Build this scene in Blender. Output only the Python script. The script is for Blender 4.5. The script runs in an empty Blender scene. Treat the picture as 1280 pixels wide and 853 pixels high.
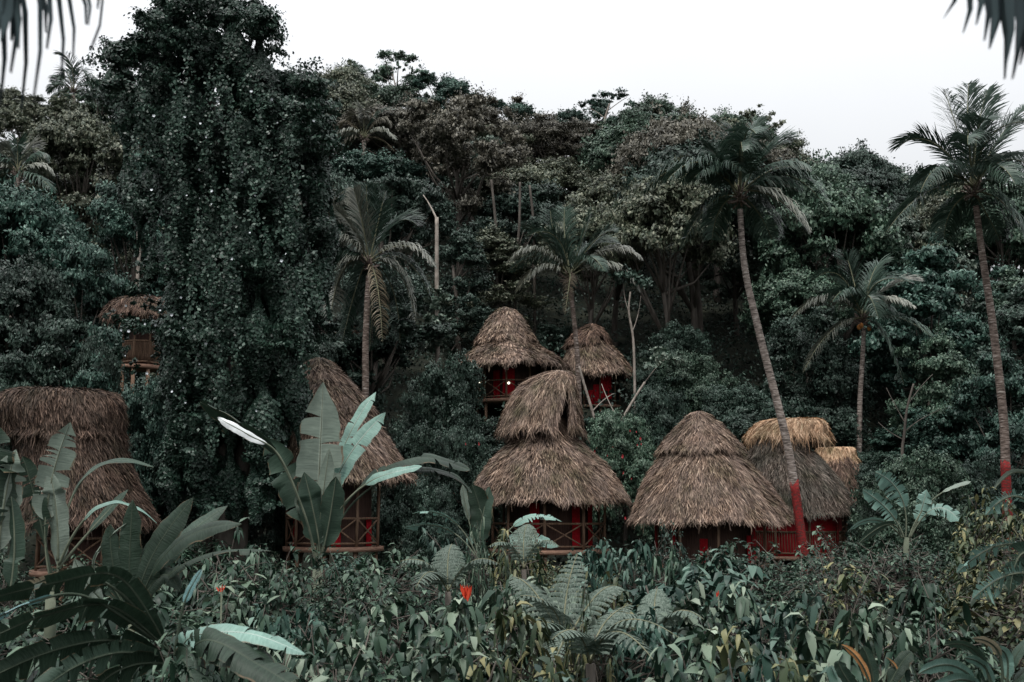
import bpy, math, random
import numpy as np
from mathutils import Vector, Matrix

# ------------------------------------------------------------------ camera, sky, sun, exposure
sc = bpy.context.scene
COL = sc.collection
F = 1422.2
CAMZ = 3.6
PITCH = math.atan(214.0 / F)
cam_d = bpy.data.cameras.new('camera')
cam = bpy.data.objects.new('camera', cam_d)
COL.objects.link(cam)
cam.location = (0, 0, CAMZ)
cam.rotation_euler = (math.radians(90) + PITCH, 0, 0)
cam_d.lens = 40
cam_d.sensor_width = 36
cam_d.clip_start = 0.1
cam_d.clip_end = 3000
cam_d.dof.use_dof = True
cam_d.dof.focus_distance = 27
cam_d.dof.aperture_fstop = 4.5
sc.camera = cam

SUN_EL, SUN_AZ = math.radians(66), math.radians(205)     # high, a little behind and to one side of the camera
w = bpy.data.worlds.new('World')
sc.world = w
w.use_nodes = True
nt = w.node_tree
bg = nt.nodes['Background']
sky = nt.nodes.new('ShaderNodeTexSky')
sky.sky_type = 'NISHITA'
sky.sun_disc = False
sky.sun_elevation = SUN_EL
sky.sun_rotation = SUN_AZ
sky.air_density = 1.0
sky.dust_density = 4.0
sky.ozone_density = 1.0
hs = nt.nodes.new('ShaderNodeHueSaturation')
hs.inputs['Saturation'].default_value = 0.13
nt.links.new(sky.outputs[0], hs.inputs['Color'])
mxw = nt.nodes.new('ShaderNodeMix')
mxw.data_type = 'RGBA'
mxw.inputs[0].default_value = 0.8
mxw.inputs[7].default_value = (10.0, 10.25, 10.6, 1)          # even cloud layer over the clear sky
nt.links.new(hs.outputs[0], mxw.inputs[6])
# overcast sky: horizon dimmed beyond natural overcast for stronger top light and contrast
tcw = nt.nodes.new('ShaderNodeTexCoord')
sepw = nt.nodes.new('ShaderNodeSeparateXYZ')
nt.links.new(tcw.outputs['Generated'], sepw.inputs[0])
mrw = nt.nodes.new('ShaderNodeMapRange')
mrw.inputs[1].default_value = 0
mrw.inputs[2].default_value = 1
mrw.inputs[3].default_value = 0.28
mrw.inputs[4].default_value = 1.8
nt.links.new(sepw.outputs['Z'], mrw.inputs[0])
vmw = nt.nodes.new('ShaderNodeVectorMath')
vmw.operation = 'SCALE'
nt.links.new(mxw.outputs[2], vmw.inputs[0])
cln = nt.nodes.new('ShaderNodeTexNoise')
cln.inputs['Scale'].default_value = 2.2
cln.inputs['Detail'].default_value = 4
nt.links.new(tcw.outputs['Generated'], cln.inputs['Vector'])
clr = nt.nodes.new('ShaderNodeMapRange')
clr.inputs[1].default_value = 0.3
clr.inputs[2].default_value = 0.7
clr.inputs[3].default_value = 0.96
clr.inputs[4].default_value = 1.05
nt.links.new(cln.outputs[0], clr.inputs[0])
mlw = nt.nodes.new('ShaderNodeMath')
mlw.operation = 'MULTIPLY'
nt.links.new(mrw.outputs[0], mlw.inputs[0])
nt.links.new(clr.outputs[0], mlw.inputs[1])
nt.links.new(mlw.outputs[0], vmw.inputs['Scale'])
nt.links.new(vmw.outputs[0], bg.inputs[0])
bg.inputs[1].default_value = 0.1

sun_d = bpy.data.lights.new('sun', 'SUN')
sun_d.energy = 1.8
sun_d.angle = math.radians(12)
sun_d.color = (1.0, 0.965, 0.92)
sun = bpy.data.objects.new('sun', sun_d)
COL.objects.link(sun)
sdir = Vector((math.sin(SUN_AZ) * math.cos(SUN_EL), math.cos(SUN_AZ) * math.cos(SUN_EL), math.sin(SUN_EL)))
sun.rotation_euler = sdir.to_track_quat('Z', 'Y').to_euler()

vs = sc.view_settings
vs.view_transform = 'Standard'
vs.look = 'None'
vs.exposure = 0.45
vs.gamma = 1.0
vs.use_curve_mapping = False
sc.cycles.max_bounces = 5
sc.cycles.diffuse_bounces = 2
sc.cycles.glossy_bounces = 2
sc.cycles.transmission_bounces = 3
sc.cycles.volume_bounces = 0
sc.cycles.transparent_max_bounces = 4
sc.cycles.use_denoising = True
sc.cycles.caustics_reflective = False
sc.cycles.caustics_refractive = False

# ------------------------------------------------------------------ helpers
rs = np.random.RandomState(7)
random.seed(7)
CP, SP = math.cos(PITCH), math.sin(PITCH)


def P(px, py, Y):
    """world point seen at photo pixel (px, py) at distance Y ahead of the camera"""
    x = (px - 640.0) / F
    v = (426.5 - py) / F
    dy = CP - v * SP
    dz = SP + v * CP
    s = Y / dy
    return np.array([x * s, Y, CAMZ + dz * s])


def px_of(p):
    x, y, z = p[0], p[1], p[2] - CAMZ
    f = y * CP + z * SP
    u = -y * SP + z * CP
    return 640 + x / f * F, 426.5 - u / f * F


CREST_PX = [-400, 0, 130, 300, 400, 500, 600, 700, 850, 950, 1050, 1150, 1280, 1700]
CREST_TOP = [140, 118, 142, 130, 98, 94, 114, 130, 152, 168, 208, 252, 258, 290]


def ground(X, Y):
    X = np.asarray(X, float)
    Y = np.asarray(Y, float)
    pxx = 640 + X / np.maximum(Y, 20) * F
    top = np.interp(pxx, CREST_PX, CREST_TOP)
    cz = CAMZ + (640 - (top + 128)) / F * 108
    t = (Y - 46.5) / 61.0
    t = np.clip(t, 0, 1.12)
    z = cz * (t ** 0.94)
    z = z + 0.5 * np.clip((Y - 30) / 16, 0, 1)
    z = z + 0.25 * np.sin(X * 0.31 + Y * 0.17) + 0.15 * np.sin(X * 0.83 - Y * 0.41)
    return z


def mesh(name, V, Fc, mats, smooth=False, mi=None):
    """V (n,3); Fc (m,4) or (m,3) arrays, or a list of such arrays"""
    if not isinstance(Fc, (list, tuple)):
        Fc = [Fc]
    Fc = [np.asarray(f, np.int32) for f in Fc if len(f)]
    me = bpy.data.meshes.new(name)
    V = np.asarray(V, np.float32)
    me.vertices.add(len(V))
    me.vertices.foreach_set('co', V.ravel())
    loops = np.concatenate([f.ravel() for f in Fc])
    sizes = np.concatenate([np.full(len(f), f.shape[1], np.int32) for f in Fc])
    starts = np.concatenate([[0], np.cumsum(sizes)[:-1]]).astype(np.int32)
    me.loops.add(len(loops))
    me.loops.foreach_set('vertex_index', loops)
    me.polygons.add(len(sizes))
    me.polygons.foreach_set('loop_start', starts)
    me.polygons.foreach_set('loop_total', sizes)
    if smooth:
        me.polygons.foreach_set('use_smooth', np.ones(len(sizes), bool))
    if mi is not None:
        me.polygons.foreach_set('material_index', np.asarray(mi, np.int32))
    for m in (mats if isinstance(mats, (list, tuple)) else [mats]):
        me.materials.append(m)
    me.update(calc_edges=True)
    me.validate()
    return me


class MB:
    """collects shapes into ONE mesh"""

    def __init__(s):
        s.V, s.Q, s.T, s.n = [], [], [], 0

    def add(s, V, Q=None, T=None):
        V = np.asarray(V, float).reshape(-1, 3)
        if Q is not None and len(Q):
            s.Q.append(np.asarray(Q, int) + s.n)
        if T is not None and len(T):
            s.T.append(np.asarray(T, int) + s.n)
        s.V.append(V)
        s.n += len(V)

    def box(s, a, b):
        (x0, y0, z0), (x1, y1, z1) = a, b
        V = [(x0, y0, z0), (x1, y0, z0), (x1, y1, z0), (x0, y1, z0), (x0, y0, z1), (x1, y0, z1), (x1, y1, z1), (x0, y1, z1)]
        s.add(V, [(0, 3, 2, 1), (4, 5, 6, 7), (0, 1, 5, 4), (1, 2, 6, 5), (2, 3, 7, 6), (3, 0, 4, 7)])

    def tube(s, pts, rad, n=8, caps=True):
        pts = np.asarray(pts, float)
        k = len(pts)
        rad = np.full(k, rad) if np.isscalar(rad) else np.asarray(rad, float)
        tan = np.gradient(pts, axis=0)
        tan /= np.linalg.norm(tan, axis=1)[:, None] + 1e-9
        up = np.array([0.03, 1, 0.02]) if abs(tan[0][1]) < 0.9 else np.array([1, 0, 0.0])
        V = []
        a = np.cross(tan[0], up)
        a /= np.linalg.norm(a)
        for i in range(k):
            a = a - tan[i] * np.dot(a, tan[i])
            a /= np.linalg.norm(a) + 1e-9
            b = np.cross(tan[i], a)
            for j in range(n):
                t = 2 * math.pi * j / n
                V.append(pts[i] + rad[i] * (math.cos(t) * a + math.sin(t) * b))
        Q = [(i * n + j, i * n + (j + 1) % n, (i + 1) * n + (j + 1) % n, (i + 1) * n + j) for i in range(k - 1) for j in range(n)]
        T = []
        if caps:
            V.append(pts[0]); V.append(pts[-1])
            c0, c1 = k * n, k * n + 1
            T = [(c0, (j + 1) % n, j) for j in range(n)] + [(c1, (k - 1) * n + j, (k - 1) * n + (j + 1) % n) for j in range(n)]
        s.add(V, Q, T)

    def beam(s, a, b, r=0.04, n=7):
        a = np.array(a, float); b = np.array(b, float)
        s.tube([a, a * 0.66 + b * 0.34 + rs.normal(0, r * 0.2, 3), a * 0.33 + b * 0.67 + rs.normal(0, r * 0.2, 3), b], r, n)

    def build(s, name, mat, parent=None, smooth=False):
        V = np.concatenate(s.V)
        Fc = []
        if s.Q: Fc.append(np.concatenate(s.Q))
        if s.T: Fc.append(np.concatenate(s.T))
        return obj(name, mesh(name, V, Fc, mat, smooth), parent)


def obj(name, me, parent=None, loc=None):
    o = bpy.data.objects.new(name, me)
    COL.objects.link(o)
    if parent is not None:
        o.parent = parent
    if loc is not None:
        o.location = loc
    return o


def tag(o, label=None, cat=None, group=None, kind=None):
    if label: o['label'] = label
    if cat: o['category'] = cat
    if group: o['group'] = group
    if kind: o['kind'] = kind
    return o


def thing(name, label, cat, loc=(0, 0, 0), group=None):
    o = bpy.data.objects.new(name, None)
    COL.objects.link(o)
    o.location = [float(c) for c in loc]
    o.empty_display_size = 0.3
    return tag(o, label, cat, group)


def norm(a):
    return a / (np.linalg.norm(a, axis=-1, keepdims=True) + 1e-9)


# ------------------------------------------------------------------ materials
def new_mat(name):
    m = bpy.data.materials.new(name)
    m.use_nodes = True
    return m, m.node_tree, m.node_tree.nodes['Principled BSDF']


def ramp(t, stops):
    r = t.nodes.new('ShaderNodeValToRGB')
    cr = r.color_ramp
    while len(cr.elements) < len(stops):
        cr.elements.new(0.5)
    for e, (p, c) in zip(cr.elements, stops):
        e.position = p
        e.color = (*c, 1)
    return r


def leaf_mat(name, stops, rough=0.5, spec=0.4, trans=0.0, objvar=0.25, noise=0.0, nscale=0.6):
    """colour differs from leaf to leaf (mesh island) and from plant to plant"""
    m, t, b = new_mat(name)
    g = t.nodes.new('ShaderNodeNewGeometry')
    r = ramp(t, stops)
    t.links.new(g.outputs['Random Per Island'], r.inputs[0])
    oi = t.nodes.new('ShaderNodeObjectInfo')
    mr = t.nodes.new('ShaderNodeMapRange')
    mr.inputs[3].default_value = 1 - objvar
    mr.inputs[4].default_value = 1 + objvar
    t.links.new(oi.outputs['Random'], mr.inputs[0])
    hsv = t.nodes.new('ShaderNodeHueSaturation')
    t.links.new(mr.outputs[0], hsv.inputs['Value'])
    t.links.new(r.outputs[0], hsv.inputs['Color'])
    out = hsv.outputs[0]
    if noise > 0:
        tc = t.nodes.new('ShaderNodeTexCoord')
        nz = t.nodes.new('ShaderNodeTexNoise')
        nz.inputs['Scale'].default_value = nscale
        nz.inputs['Detail'].default_value = 2
        t.links.new(tc.outputs['Object'], nz.inputs['Vector'])
        m2 = t.nodes.new('ShaderNodeMapRange')
        m2.inputs[1].default_value = 0.3
        m2.inputs[2].default_value = 0.7
        m2.inputs[3].default_value = 1 - noise
        m2.inputs[4].default_value = 1 + noise
        t.links.new(nz.outputs[0], m2.inputs[0])
        h2 = t.nodes.new('ShaderNodeHueSaturation')
        t.links.new(out, h2.inputs['Color'])
        t.links.new(m2.outputs[0], h2.inputs['Value'])
        out = h2.outputs[0]
    t.links.new(out, b.inputs['Base Color'])
    b.inputs['Roughness'].default_value = rough
    b.inputs['Specular IOR Level'].default_value = spec
    if trans > 0:
        tr = t.nodes.new('ShaderNodeBsdfTranslucent')
        mx = t.nodes.new('ShaderNodeMixShader')
        mx.inputs[0].default_value = trans
        t.links.new(out, tr.inputs[0])
        t.links.new(b.outputs[0], mx.inputs[1])
        t.links.new(tr.outputs[0], mx.inputs[2])
        t.links.new(mx.outputs[0], t.nodes['Material Output'].inputs[0])
    return m


def noise_mat(name, stops, scale=4, rough=0.8, spec=0.2, bump=0.3, stretch=(1, 1, 1), detail=6):
    m, t, b = new_mat(name)
    tc = t.nodes.new('ShaderNodeTexCoord')
    mp = t.nodes.new('ShaderNodeMapping')
    mp.inputs['Scale'].default_value = stretch
    nz = t.nodes.new('ShaderNodeTexNoise')
    nz.inputs['Scale'].default_value = scale
    nz.inputs['Detail'].default_value = detail
    t.links.new(tc.outputs['Object'], mp.inputs[0])
    t.links.new(mp.outputs[0], nz.inputs['Vector'])
    r = ramp(t, stops)
    t.links.new(nz.outputs[0], r.inputs[0])
    t.links.new(r.outputs[0], b.inputs['Base Color'])
    b.inputs['Roughness'].default_value = rough
    b.inputs['Specular IOR Level'].default_value = spec
    if bump:
        bp = t.nodes.new('ShaderNodeBump')
        bp.inputs['Strength'].default_value = bump
        bp.inputs['Distance'].default_value = 0.05
        t.links.new(nz.outputs[0], bp.inputs['Height'])
        t.links.new(bp.outputs[0], b.inputs['Normal'])
    return m


def S(*cs):
    """even spread"""
    n = len(cs)
    return [(0.04 + 0.92 * i / (n - 1), c) for i, c in enumerate(cs)]


def SD(*cs):
    """mostly the first colour, fewer of the last"""
    return list(zip([.25, .66, .98] if len(cs) == 3 else [.08, .42, .75, .99], cs))


M = {}
HK = dict(rough=.5, spec=.25, noise=.35, nscale=.5)
M['dark'] = leaf_mat('leaves_dark_green', SD((.012, .026, .018), (.026, .048, .036), (.062, .092, .072)), **HK)
M['teal'] = leaf_mat('leaves_blue_green', SD((.015, .042, .031), (.038, .082, .062), (.110, .175, .140)), **HK)
M['green'] = leaf_mat('leaves_mid_green', SD((.022, .048, .030), (.052, .090, .060), (.130, .180, .130)), **HK)
M['pale'] = leaf_mat('leaves_pale_green', SD((.045, .074, .054), (.115, .150, .118), (.240, .280, .230)), **HK)
M['brown'] = leaf_mat('leaves_brownish', SD((.050, .048, .034), (.112, .104, .080), (.215, .200, .162)), **HK)
M['olive'] = leaf_mat('leaves_olive', SD((.036, .050, .030), (.092, .105, .070), (.190, .195, .140)), **HK)
M['vine'] = leaf_mat('leaves_vine', SD((.010, .028, .018), (.024, .054, .037), (.080, .125, .096)), rough=.42, spec=.25, noise=.35)
M['shrubdark'] = leaf_mat('shrub_leaves_dark', SD((.008, .022, .013), (.022, .048, .030), (.100, .148, .104)), rough=.42, spec=.2, trans=.08)
M['shrubteal'] = leaf_mat('shrub_leaves_blue_green', SD((.010, .030, .022), (.030, .068, .050), (.120, .185, .148)), rough=.42, spec=.2, trans=.08)
M['shrubpale'] = leaf_mat('shrub_leaves_grey_green', SD((.012, .030, .019), (.044, .078, .050), (.210, .255, .190)), rough=.42, spec=.2, trans=.08)
M['shrubolive'] = leaf_mat('shrub_leaves_olive', SD((.014, .028, .014), (.046, .064, .031), (.190, .178, .085)), rough=.42, spec=.2, trans=.08)
M['redleaf'] = leaf_mat('red_leaves', S((.16, .05, .03), (.26, .09, .05), (.32, .14, .07)), rough=.5)
M['fern'] = leaf_mat('fern_pinnae', S((.040, .062, .046), (.068, .095, .074), (.115, .145, .118)), rough=.6, spec=.25, trans=.15)
M['palm'] = leaf_mat('palm_leaflets', S((.014, .032, .022), (.032, .060, .043), (.070, .105, .080)), rough=.42, spec=.3, trans=.1)
M['palmpale'] = leaf_mat('palm_leaflets_pale', S((.085, .095, .075), (.13, .14, .115), (.20, .20, .165)), rough=.45, spec=.5, trans=.1)
M['palmdry'] = leaf_mat('palm_leaflets_dry', S((.07, .055, .036), (.12, .098, .064), (.18, .15, .10)), rough=.6, spec=.3)
M['overhead'] = leaf_mat('shaded_palm_leaflets', S((.006, .010, .012), (.012, .018, .020), (.02, .03, .032)), rough=.9, spec=.05)  # near-black copy of the palm leaflets, shade put into the colour
M['trunk'] = noise_mat('bark', [(.3, (.045, .038, .032)), (.7, (.12, .105, .09))], 5, stretch=(1, 1, .3))
M['trunkpale'] = noise_mat('pale_bark', [(.3, (.16, .135, .115)), (.7, (.34, .30, .26))], 6, stretch=(1, 1, .6))
M['frondrib'] = noise_mat('frond_rib', [(.3, (.10, .11, .07)), (.7, (.2, .19, .12))], 5)
M['wood'] = noise_mat('pole_wood', [(.3, (.10, .06, .04)), (.7, (.24, .155, .105))], 6, stretch=(3, 3, .4))
M['plank'] = noise_mat('plank_wood', [(.3, (.18, .10, .07)), (.7, (.34, .21, .15))], 5, stretch=(.6, .6, 5))
M['darkwood'] = noise_mat('shaded_wall_wood', [(.3, (.035, .02, .016)), (.7, (.08, .045, .035))], 4, stretch=(8, 8, .4))  # dark wood with under-eave shade put into its colour
M['redwall'] = noise_mat('red_boards', [(.3, (.26, .010, .016)), (.7, (.46, .015, .024))], 4, rough=.6, stretch=(9, 9, .3))
M['redpaint'] = noise_mat('worn_red_paint', [(.36, (.055, .035, .03)), (.44, (.10, .014, .012)), (.62, (.20, .016, .016)), (.8, (.14, .02, .018))], 5, rough=.8, bump=.4, stretch=(2, 2, 4))
M['cloth'] = noise_mat('red_cloth', [(.3, (.26, .006, .012)), (.7, (.44, .010, .02))], 7, rough=.8, bump=.1)
M['soil'] = noise_mat('soil', [(.3, (.012, .014, .011)), (.6, (.022, .026, .018)), (.8, (.035, .036, .024))], 1.3, rough=.95, bump=.5)
M['whiteflower'] = leaf_mat('white_petals', S((.42, .45, .48), (.62, .65, .68)), rough=.6, objvar=.1)
M['redflower'] = leaf_mat('red_petals', S((.22, .012, .02), (.34, .03, .035)), rough=.5)
M['torch'] = leaf_mat('torch_bracts', S((.42, .025, .018), (.62, .07, .03)), rough=.4)
M['coconut'] = noise_mat('coconut_husk', [(.3, (.28, .10, .03)), (.7, (.45, .20, .06))], 5)
M['bulb'] = None


def thatch_mat(name, stops, patch, amount=.5):
    m, t, b = new_mat(name)
    g = t.nodes.new('ShaderNodeNewGeometry')
    r = ramp(t, stops)
    t.links.new(g.outputs['Random Per Island'], r.inputs[0])
    tc = t.nodes.new('ShaderNodeTexCoord')
    nz = t.nodes.new('ShaderNodeTexNoise')
    nz.inputs['Scale'].default_value = 1.1
    nz.inputs['Detail'].default_value = 5
    t.links.new(tc.outputs['Object'], nz.inputs['Vector'])
    r2 = ramp(t, [(.42, (0, 0, 0)), (.62, (1, 1, 1))])
    t.links.new(nz.outputs[0], r2.inputs[0])
    n3 = t.nodes.new('ShaderNodeTexNoise')
    n3.inputs['Scale'].default_value = .9
    n3.inputs['Detail'].default_value = 7
    n3.inputs['Roughness'].default_value = .65
    mp3 = t.nodes.new('ShaderNodeMapping')
    mp3.inputs['Location'].default_value = (7, 3, 1)
    t.links.new(tc.outputs['Object'], mp3.inputs[0])
    t.links.new(mp3.outputs[0], n3.inputs['Vector'])
    r3 = ramp(t, [(.34, (.36, .41, .31)), (.50, (.9, .9, .88)), (.66, (1.15, 1.12, 1.1))])
    t.links.new(n3.outputs[0], r3.inputs[0])
    mul = t.nodes.new('ShaderNodeMath')
    mul.operation = 'MULTIPLY'
    mul.inputs[1].default_value = amount
    t.links.new(r2.outputs[0], mul.inputs[0])
    mx = t.nodes.new('ShaderNodeMix')
    mx.data_type = 'RGBA'
    mx.inputs[7].default_value = (*patch, 1)
    t.links.new(mul.outputs[0], mx.inputs[0])
    t.links.new(r.outputs[0], mx.inputs[6])
    mm = t.nodes.new('ShaderNodeMix'); mm.data_type = 'RGBA'; mm.blend_type = 'MULTIPLY'
    mm.inputs[0].default_value = 1
    t.links.new(mx.outputs[2], mm.inputs[6])
    t.links.new(r3.outputs[0], mm.inputs[7])
    t.links.new(mm.outputs[2], b.inputs['Base Color'])
    b.inputs['Roughness'].default_value = .75
    b.inputs['Specular IOR Level'].default_value = .25
    return m


M['thatch'] = thatch_mat('thatch_brown', SD((.035, .022, .018), (.14, .092, .067), (.27, .188, .138), (.49, .37, .285)), (.26, .20, .175), .4)
M['thatchred'] = thatch_mat('thatch_dark_brown', SD((.022, .013, .010), (.085, .050, .037), (.17, .108, .080), (.34, .23, .175)), (.16, .11, .085), .4)
M['thatchold'] = thatch_mat('thatch_old', SD((.018, .011, .008), (.062, .038, .028), (.12, .078, .058), (.25, .17, .13)), (.10, .075, .06), .4)
M['thatchgrey'] = thatch_mat('thatch_grey', SD((.042, .032, .026), (.145, .108, .086), (.28, .22, .18), (.50, .41, .345)), (.13, .13, .11), .5)
M['straw'] = thatch_mat('fresh_straw', S((.20, .11, .06), (.42, .26, .155), (.60, .40, .26), (.74, .54, .38)), (.5, .34, .22), .3)
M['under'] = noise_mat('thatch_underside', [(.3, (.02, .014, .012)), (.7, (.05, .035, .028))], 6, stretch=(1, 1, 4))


def banana_mat(name, a, b_, rib, rough=.42, spec=.35):
    """broad leaf: fine cross veins from the second coordinate, paler midrib"""
    m, t, b = new_mat(name)
    uv = t.nodes.new('ShaderNodeUVMap')
    uv.uv_map = 'leaf'
    sep = t.nodes.new('ShaderNodeSeparateXYZ')
    t.links.new(uv.outputs[0], sep.inputs[0])
    nz = t.nodes.new('ShaderNodeTexNoise')
    mp = t.nodes.new('ShaderNodeMapping')
    mp.inputs['Scale'].default_value = (1.2, 70, 1)
    t.links.new(uv.outputs[0], mp.inputs[0])
    t.links.new(mp.outputs[0], nz.inputs['Vector'])
    nz.inputs['Scale'].default_value = 1
    nz.inputs['Detail'].default_value = 3
    r = ramp(t, [(.3, a), (.7, b_)])
    t.links.new(nz.outputs[0], r.inputs[0])
    ab = t.nodes.new('ShaderNodeMath'); ab.operation = 'ABSOLUTE'
    t.links.new(sep.outputs[0], ab.inputs[0])
    lt = t.nodes.new('ShaderNodeMapRange')
    lt.inputs[1].default_value = .03
    lt.inputs[2].default_value = .09
    lt.inputs[3].default_value = 1
    lt.inputs[4].default_value = 0
    t.links.new(ab.outputs[0], lt.inputs[0])
    mx = t.nodes.new('ShaderNodeMix'); mx.data_type = 'RGBA'
    mx.inputs[7].default_value = (*rib, 1)
    t.links.new(lt.outputs[0], mx.inputs[0])
    t.links.new(r.outputs[0], mx.inputs[6])
    # scorched, browned margins
    ne = t.nodes.new('ShaderNodeTexNoise')
    ne.inputs['Scale'].default_value = 7
    ne.inputs['Detail'].default_value = 4
    t.links.new(uv.outputs[0], ne.inputs['Vector'])
    ad = t.nodes.new('ShaderNodeMath'); ad.operation = 'MULTIPLY_ADD'
    ad.inputs[1].default_value = .75
    t.links.new(ne.outputs[0], ad.inputs[0])
    t.links.new(ab.outputs[0], ad.inputs[2])
    em = t.nodes.new('ShaderNodeMapRange')
    em.inputs[1].default_value = 1.34
    em.inputs[2].default_value = 1.42
    t.links.new(ad.outputs[0], em.inputs[0])
    mxe = t.nodes.new('ShaderNodeMix'); mxe.data_type = 'RGBA'
    mxe.inputs[7].default_value = (.12, .085, .05, 1)
    t.links.new(em.outputs[0], mxe.inputs[0])
    t.links.new(mx.outputs[2], mxe.inputs[6])
    mx = mxe
    n2 = t.nodes.new('ShaderNodeTexNoise')
    tc = t.nodes.new('ShaderNodeTexCoord')
    n2.inputs['Scale'].default_value = 2.2
    n2.inputs['Detail'].default_value = 4
    t.links.new(tc.outputs['Object'], n2.inputs['Vector'])
    mr = t.nodes.new('ShaderNodeMapRange')
    mr.inputs[1].default_value = .3; mr.inputs[2].default_value = .7
    mr.inputs[3].default_value = .72; mr.inputs[4].default_value = 1.25
    t.links.new(n2.outputs[0], mr.inputs[0])
    hv = t.nodes.new('ShaderNodeHueSaturation')
    t.links.new(mx.outputs[2], hv.inputs['Color'])
    t.links.new(mr.outputs[0], hv.inputs['Value'])
    t.links.new(hv.outputs[0], b.inputs['Base Color'])
    b.inputs['Roughness'].default_value = rough
    b.inputs['Specular IOR Level'].default_value = spec
    bp = t.nodes.new('ShaderNodeBump')
    bp.inputs['Strength'].default_value = .35
    bp.inputs['Distance'].default_value = .02
    t.links.new(nz.outputs[0], bp.inputs['Height'])
    t.links.new(bp.outputs[0], b.inputs['Normal'])
    tr = t.nodes.new('ShaderNodeBsdfTranslucent')
    ms = t.nodes.new('ShaderNodeMixShader')
    ms.inputs[0].default_value = .15
    t.links.new(hv.outputs[0], tr.inputs[0])
    t.links.new(b.outputs[0], ms.inputs[1])
    t.links.new(tr.outputs[0], ms.inputs[2])
    t.links.new(ms.outputs[0], t.nodes['Material Output'].inputs[0])
    return m


M['bgrey'] = banana_mat('banana_leaf_grey_green', (.13, .165, .135), (.175, .215, .175), (.26, .30, .25))
M['bteal'] = banana_mat('banana_leaf_blue_green', (.11, .20, .165), (.17, .28, .235), (.28, .36, .32))
M['bdark'] = banana_mat('banana_leaf_dark', (.012, .024, .015), (.024, .043, .028), (.035, .05, .034), .5, .22)
M['bmid'] = banana_mat('banana_leaf_mid', (.024, .045, .031), (.042, .070, .050), (.07, .10, .07), .5, .22)
M['bwhite'] = banana_mat('banana_leaf_sky_glare', (.6, .63, .63), (.7, .73, .73), (.5, .53, .5), .35)  # sky glare on the leaf, painted as a near-white base colour
M['bcyan'] = banana_mat('banana_leaf_cyan', (.08, .17, .17), (.14, .26, .26), (.2, .32, .32), .2)  # cyan base colour with a smoother surface
M['bdry'] = banana_mat('banana_leaf_dry', (.26, .22, .15), (.36, .31, .22), (.4, .36, .27), .6)
M['borange'] = banana_mat('banana_leaf_orange', (.40, .17, .06), (.55, .29, .12), (.5, .3, .15), .5)
M['stalkdark'] = noise_mat('dark_stalk', [(.3, (.022, .035, .022)), (.7, (.05, .065, .045))], 4)
M['stalk'] = noise_mat('stalk', [(.3, (.07, .085, .06)), (.7, (.14, .155, .11))], 4)
mb_, t_, b_ = new_mat('lamp_globe')
b_.inputs['Base Color'].default_value = (.9, .85, .7, 1)
b_.inputs['Emission Color'].default_value = (1, .93, .75, 1)
b_.inputs['Emission Strength'].default_value = 1.4
M['bulb'] = mb_

# ------------------------------------------------------------------ ground
xs = np.concatenate([np.linspace(-600, -90, 14), np.linspace(-80, 80, 90), np.linspace(90, 600, 14)])
ys = np.concatenate([np.linspace(-300, 0, 8), np.linspace(3, 130, 90), np.linspace(140, 900, 14)])
XX, YY = np.meshgrid(xs, ys)
ZZ = ground(XX, YY)
ZZ = np.where(YY > 130, ZZ - (YY - 130) * 0.02, ZZ)
nx, ny = len(xs), len(ys)
ii, jj = np.meshgrid(np.arange(nx - 1), np.arange(ny - 1))
a0 = (jj * nx + ii).ravel()
gq = np.stack([a0, a0 + 1, a0 + nx + 1, a0 + nx], 1)
tag(obj('ground', mesh('ground', np.stack([XX.ravel(), YY.ravel(), ZZ.ravel()], 1), gq, M['soil'], True)), 'dark soil of the valley floor and wooded hillside', None, kind='structure')


# ------------------------------------------------------------------ foliage generators
def diamonds(c, nrm, L, W, rnd=None):
    """one small leaf (bent quad) per centre; returns V, Q"""
    rnd = rnd or rs
    n = len(c)
    nrm = norm(nrm)
    a = rnd.normal(size=(n, 3))
    a[:, 2] -= 0.6
    a = norm(a - nrm * (a * nrm).sum(1, keepdims=True))
    b = np.cross(nrm, a)
    L = np.asarray(L).reshape(-1, 1) * np.ones((n, 1)) * .5
    W = np.asarray(W).reshape(-1, 1) * np.ones((n, 1)) * .5
    V = np.stack([c - a * L, c + b * W - nrm * W * .3 - a * L * .1, c + a * L - nrm * L * .25, c - b * W - nrm * W * .3 - a * L * .1], 1).reshape(-1, 3)
    return V, np.arange(4 * n).reshape(-1, 4)


def pad_points(c, r, n, up=.35, rnd=None):
    """leaves of one bough: a few dozen twigs fanned over a flattened dome, each with its own loose tuft"""
    rnd = rnd or rs
    r = np.asarray(r, float)
    k = max(5, int(n / 34))
    d = norm(rnd.normal(size=(k, 3)) + np.array([0, 0, up]))
    tw = c + d * r * (rnd.uniform(.55, 1.18, (k, 1)))
    idx = rnd.randint(0, k, n)
    sc_ = (.08 + .15 * rnd.uniform(0, 1, (k, 1)) ** 1.5) * max(r[0], .35)
    p = tw[idx] + rnd.normal(size=(n, 3)) * sc_[idx] * np.array([1, 1, .5]) + d[idx] * rnd.uniform(-.30, .10, (n, 1)) * r
    nr = norm(d[idx] * 1.1 + rnd.normal(0, .45, (n, 3)) + np.array([0, 0, .25]))
    return p, nr


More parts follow.
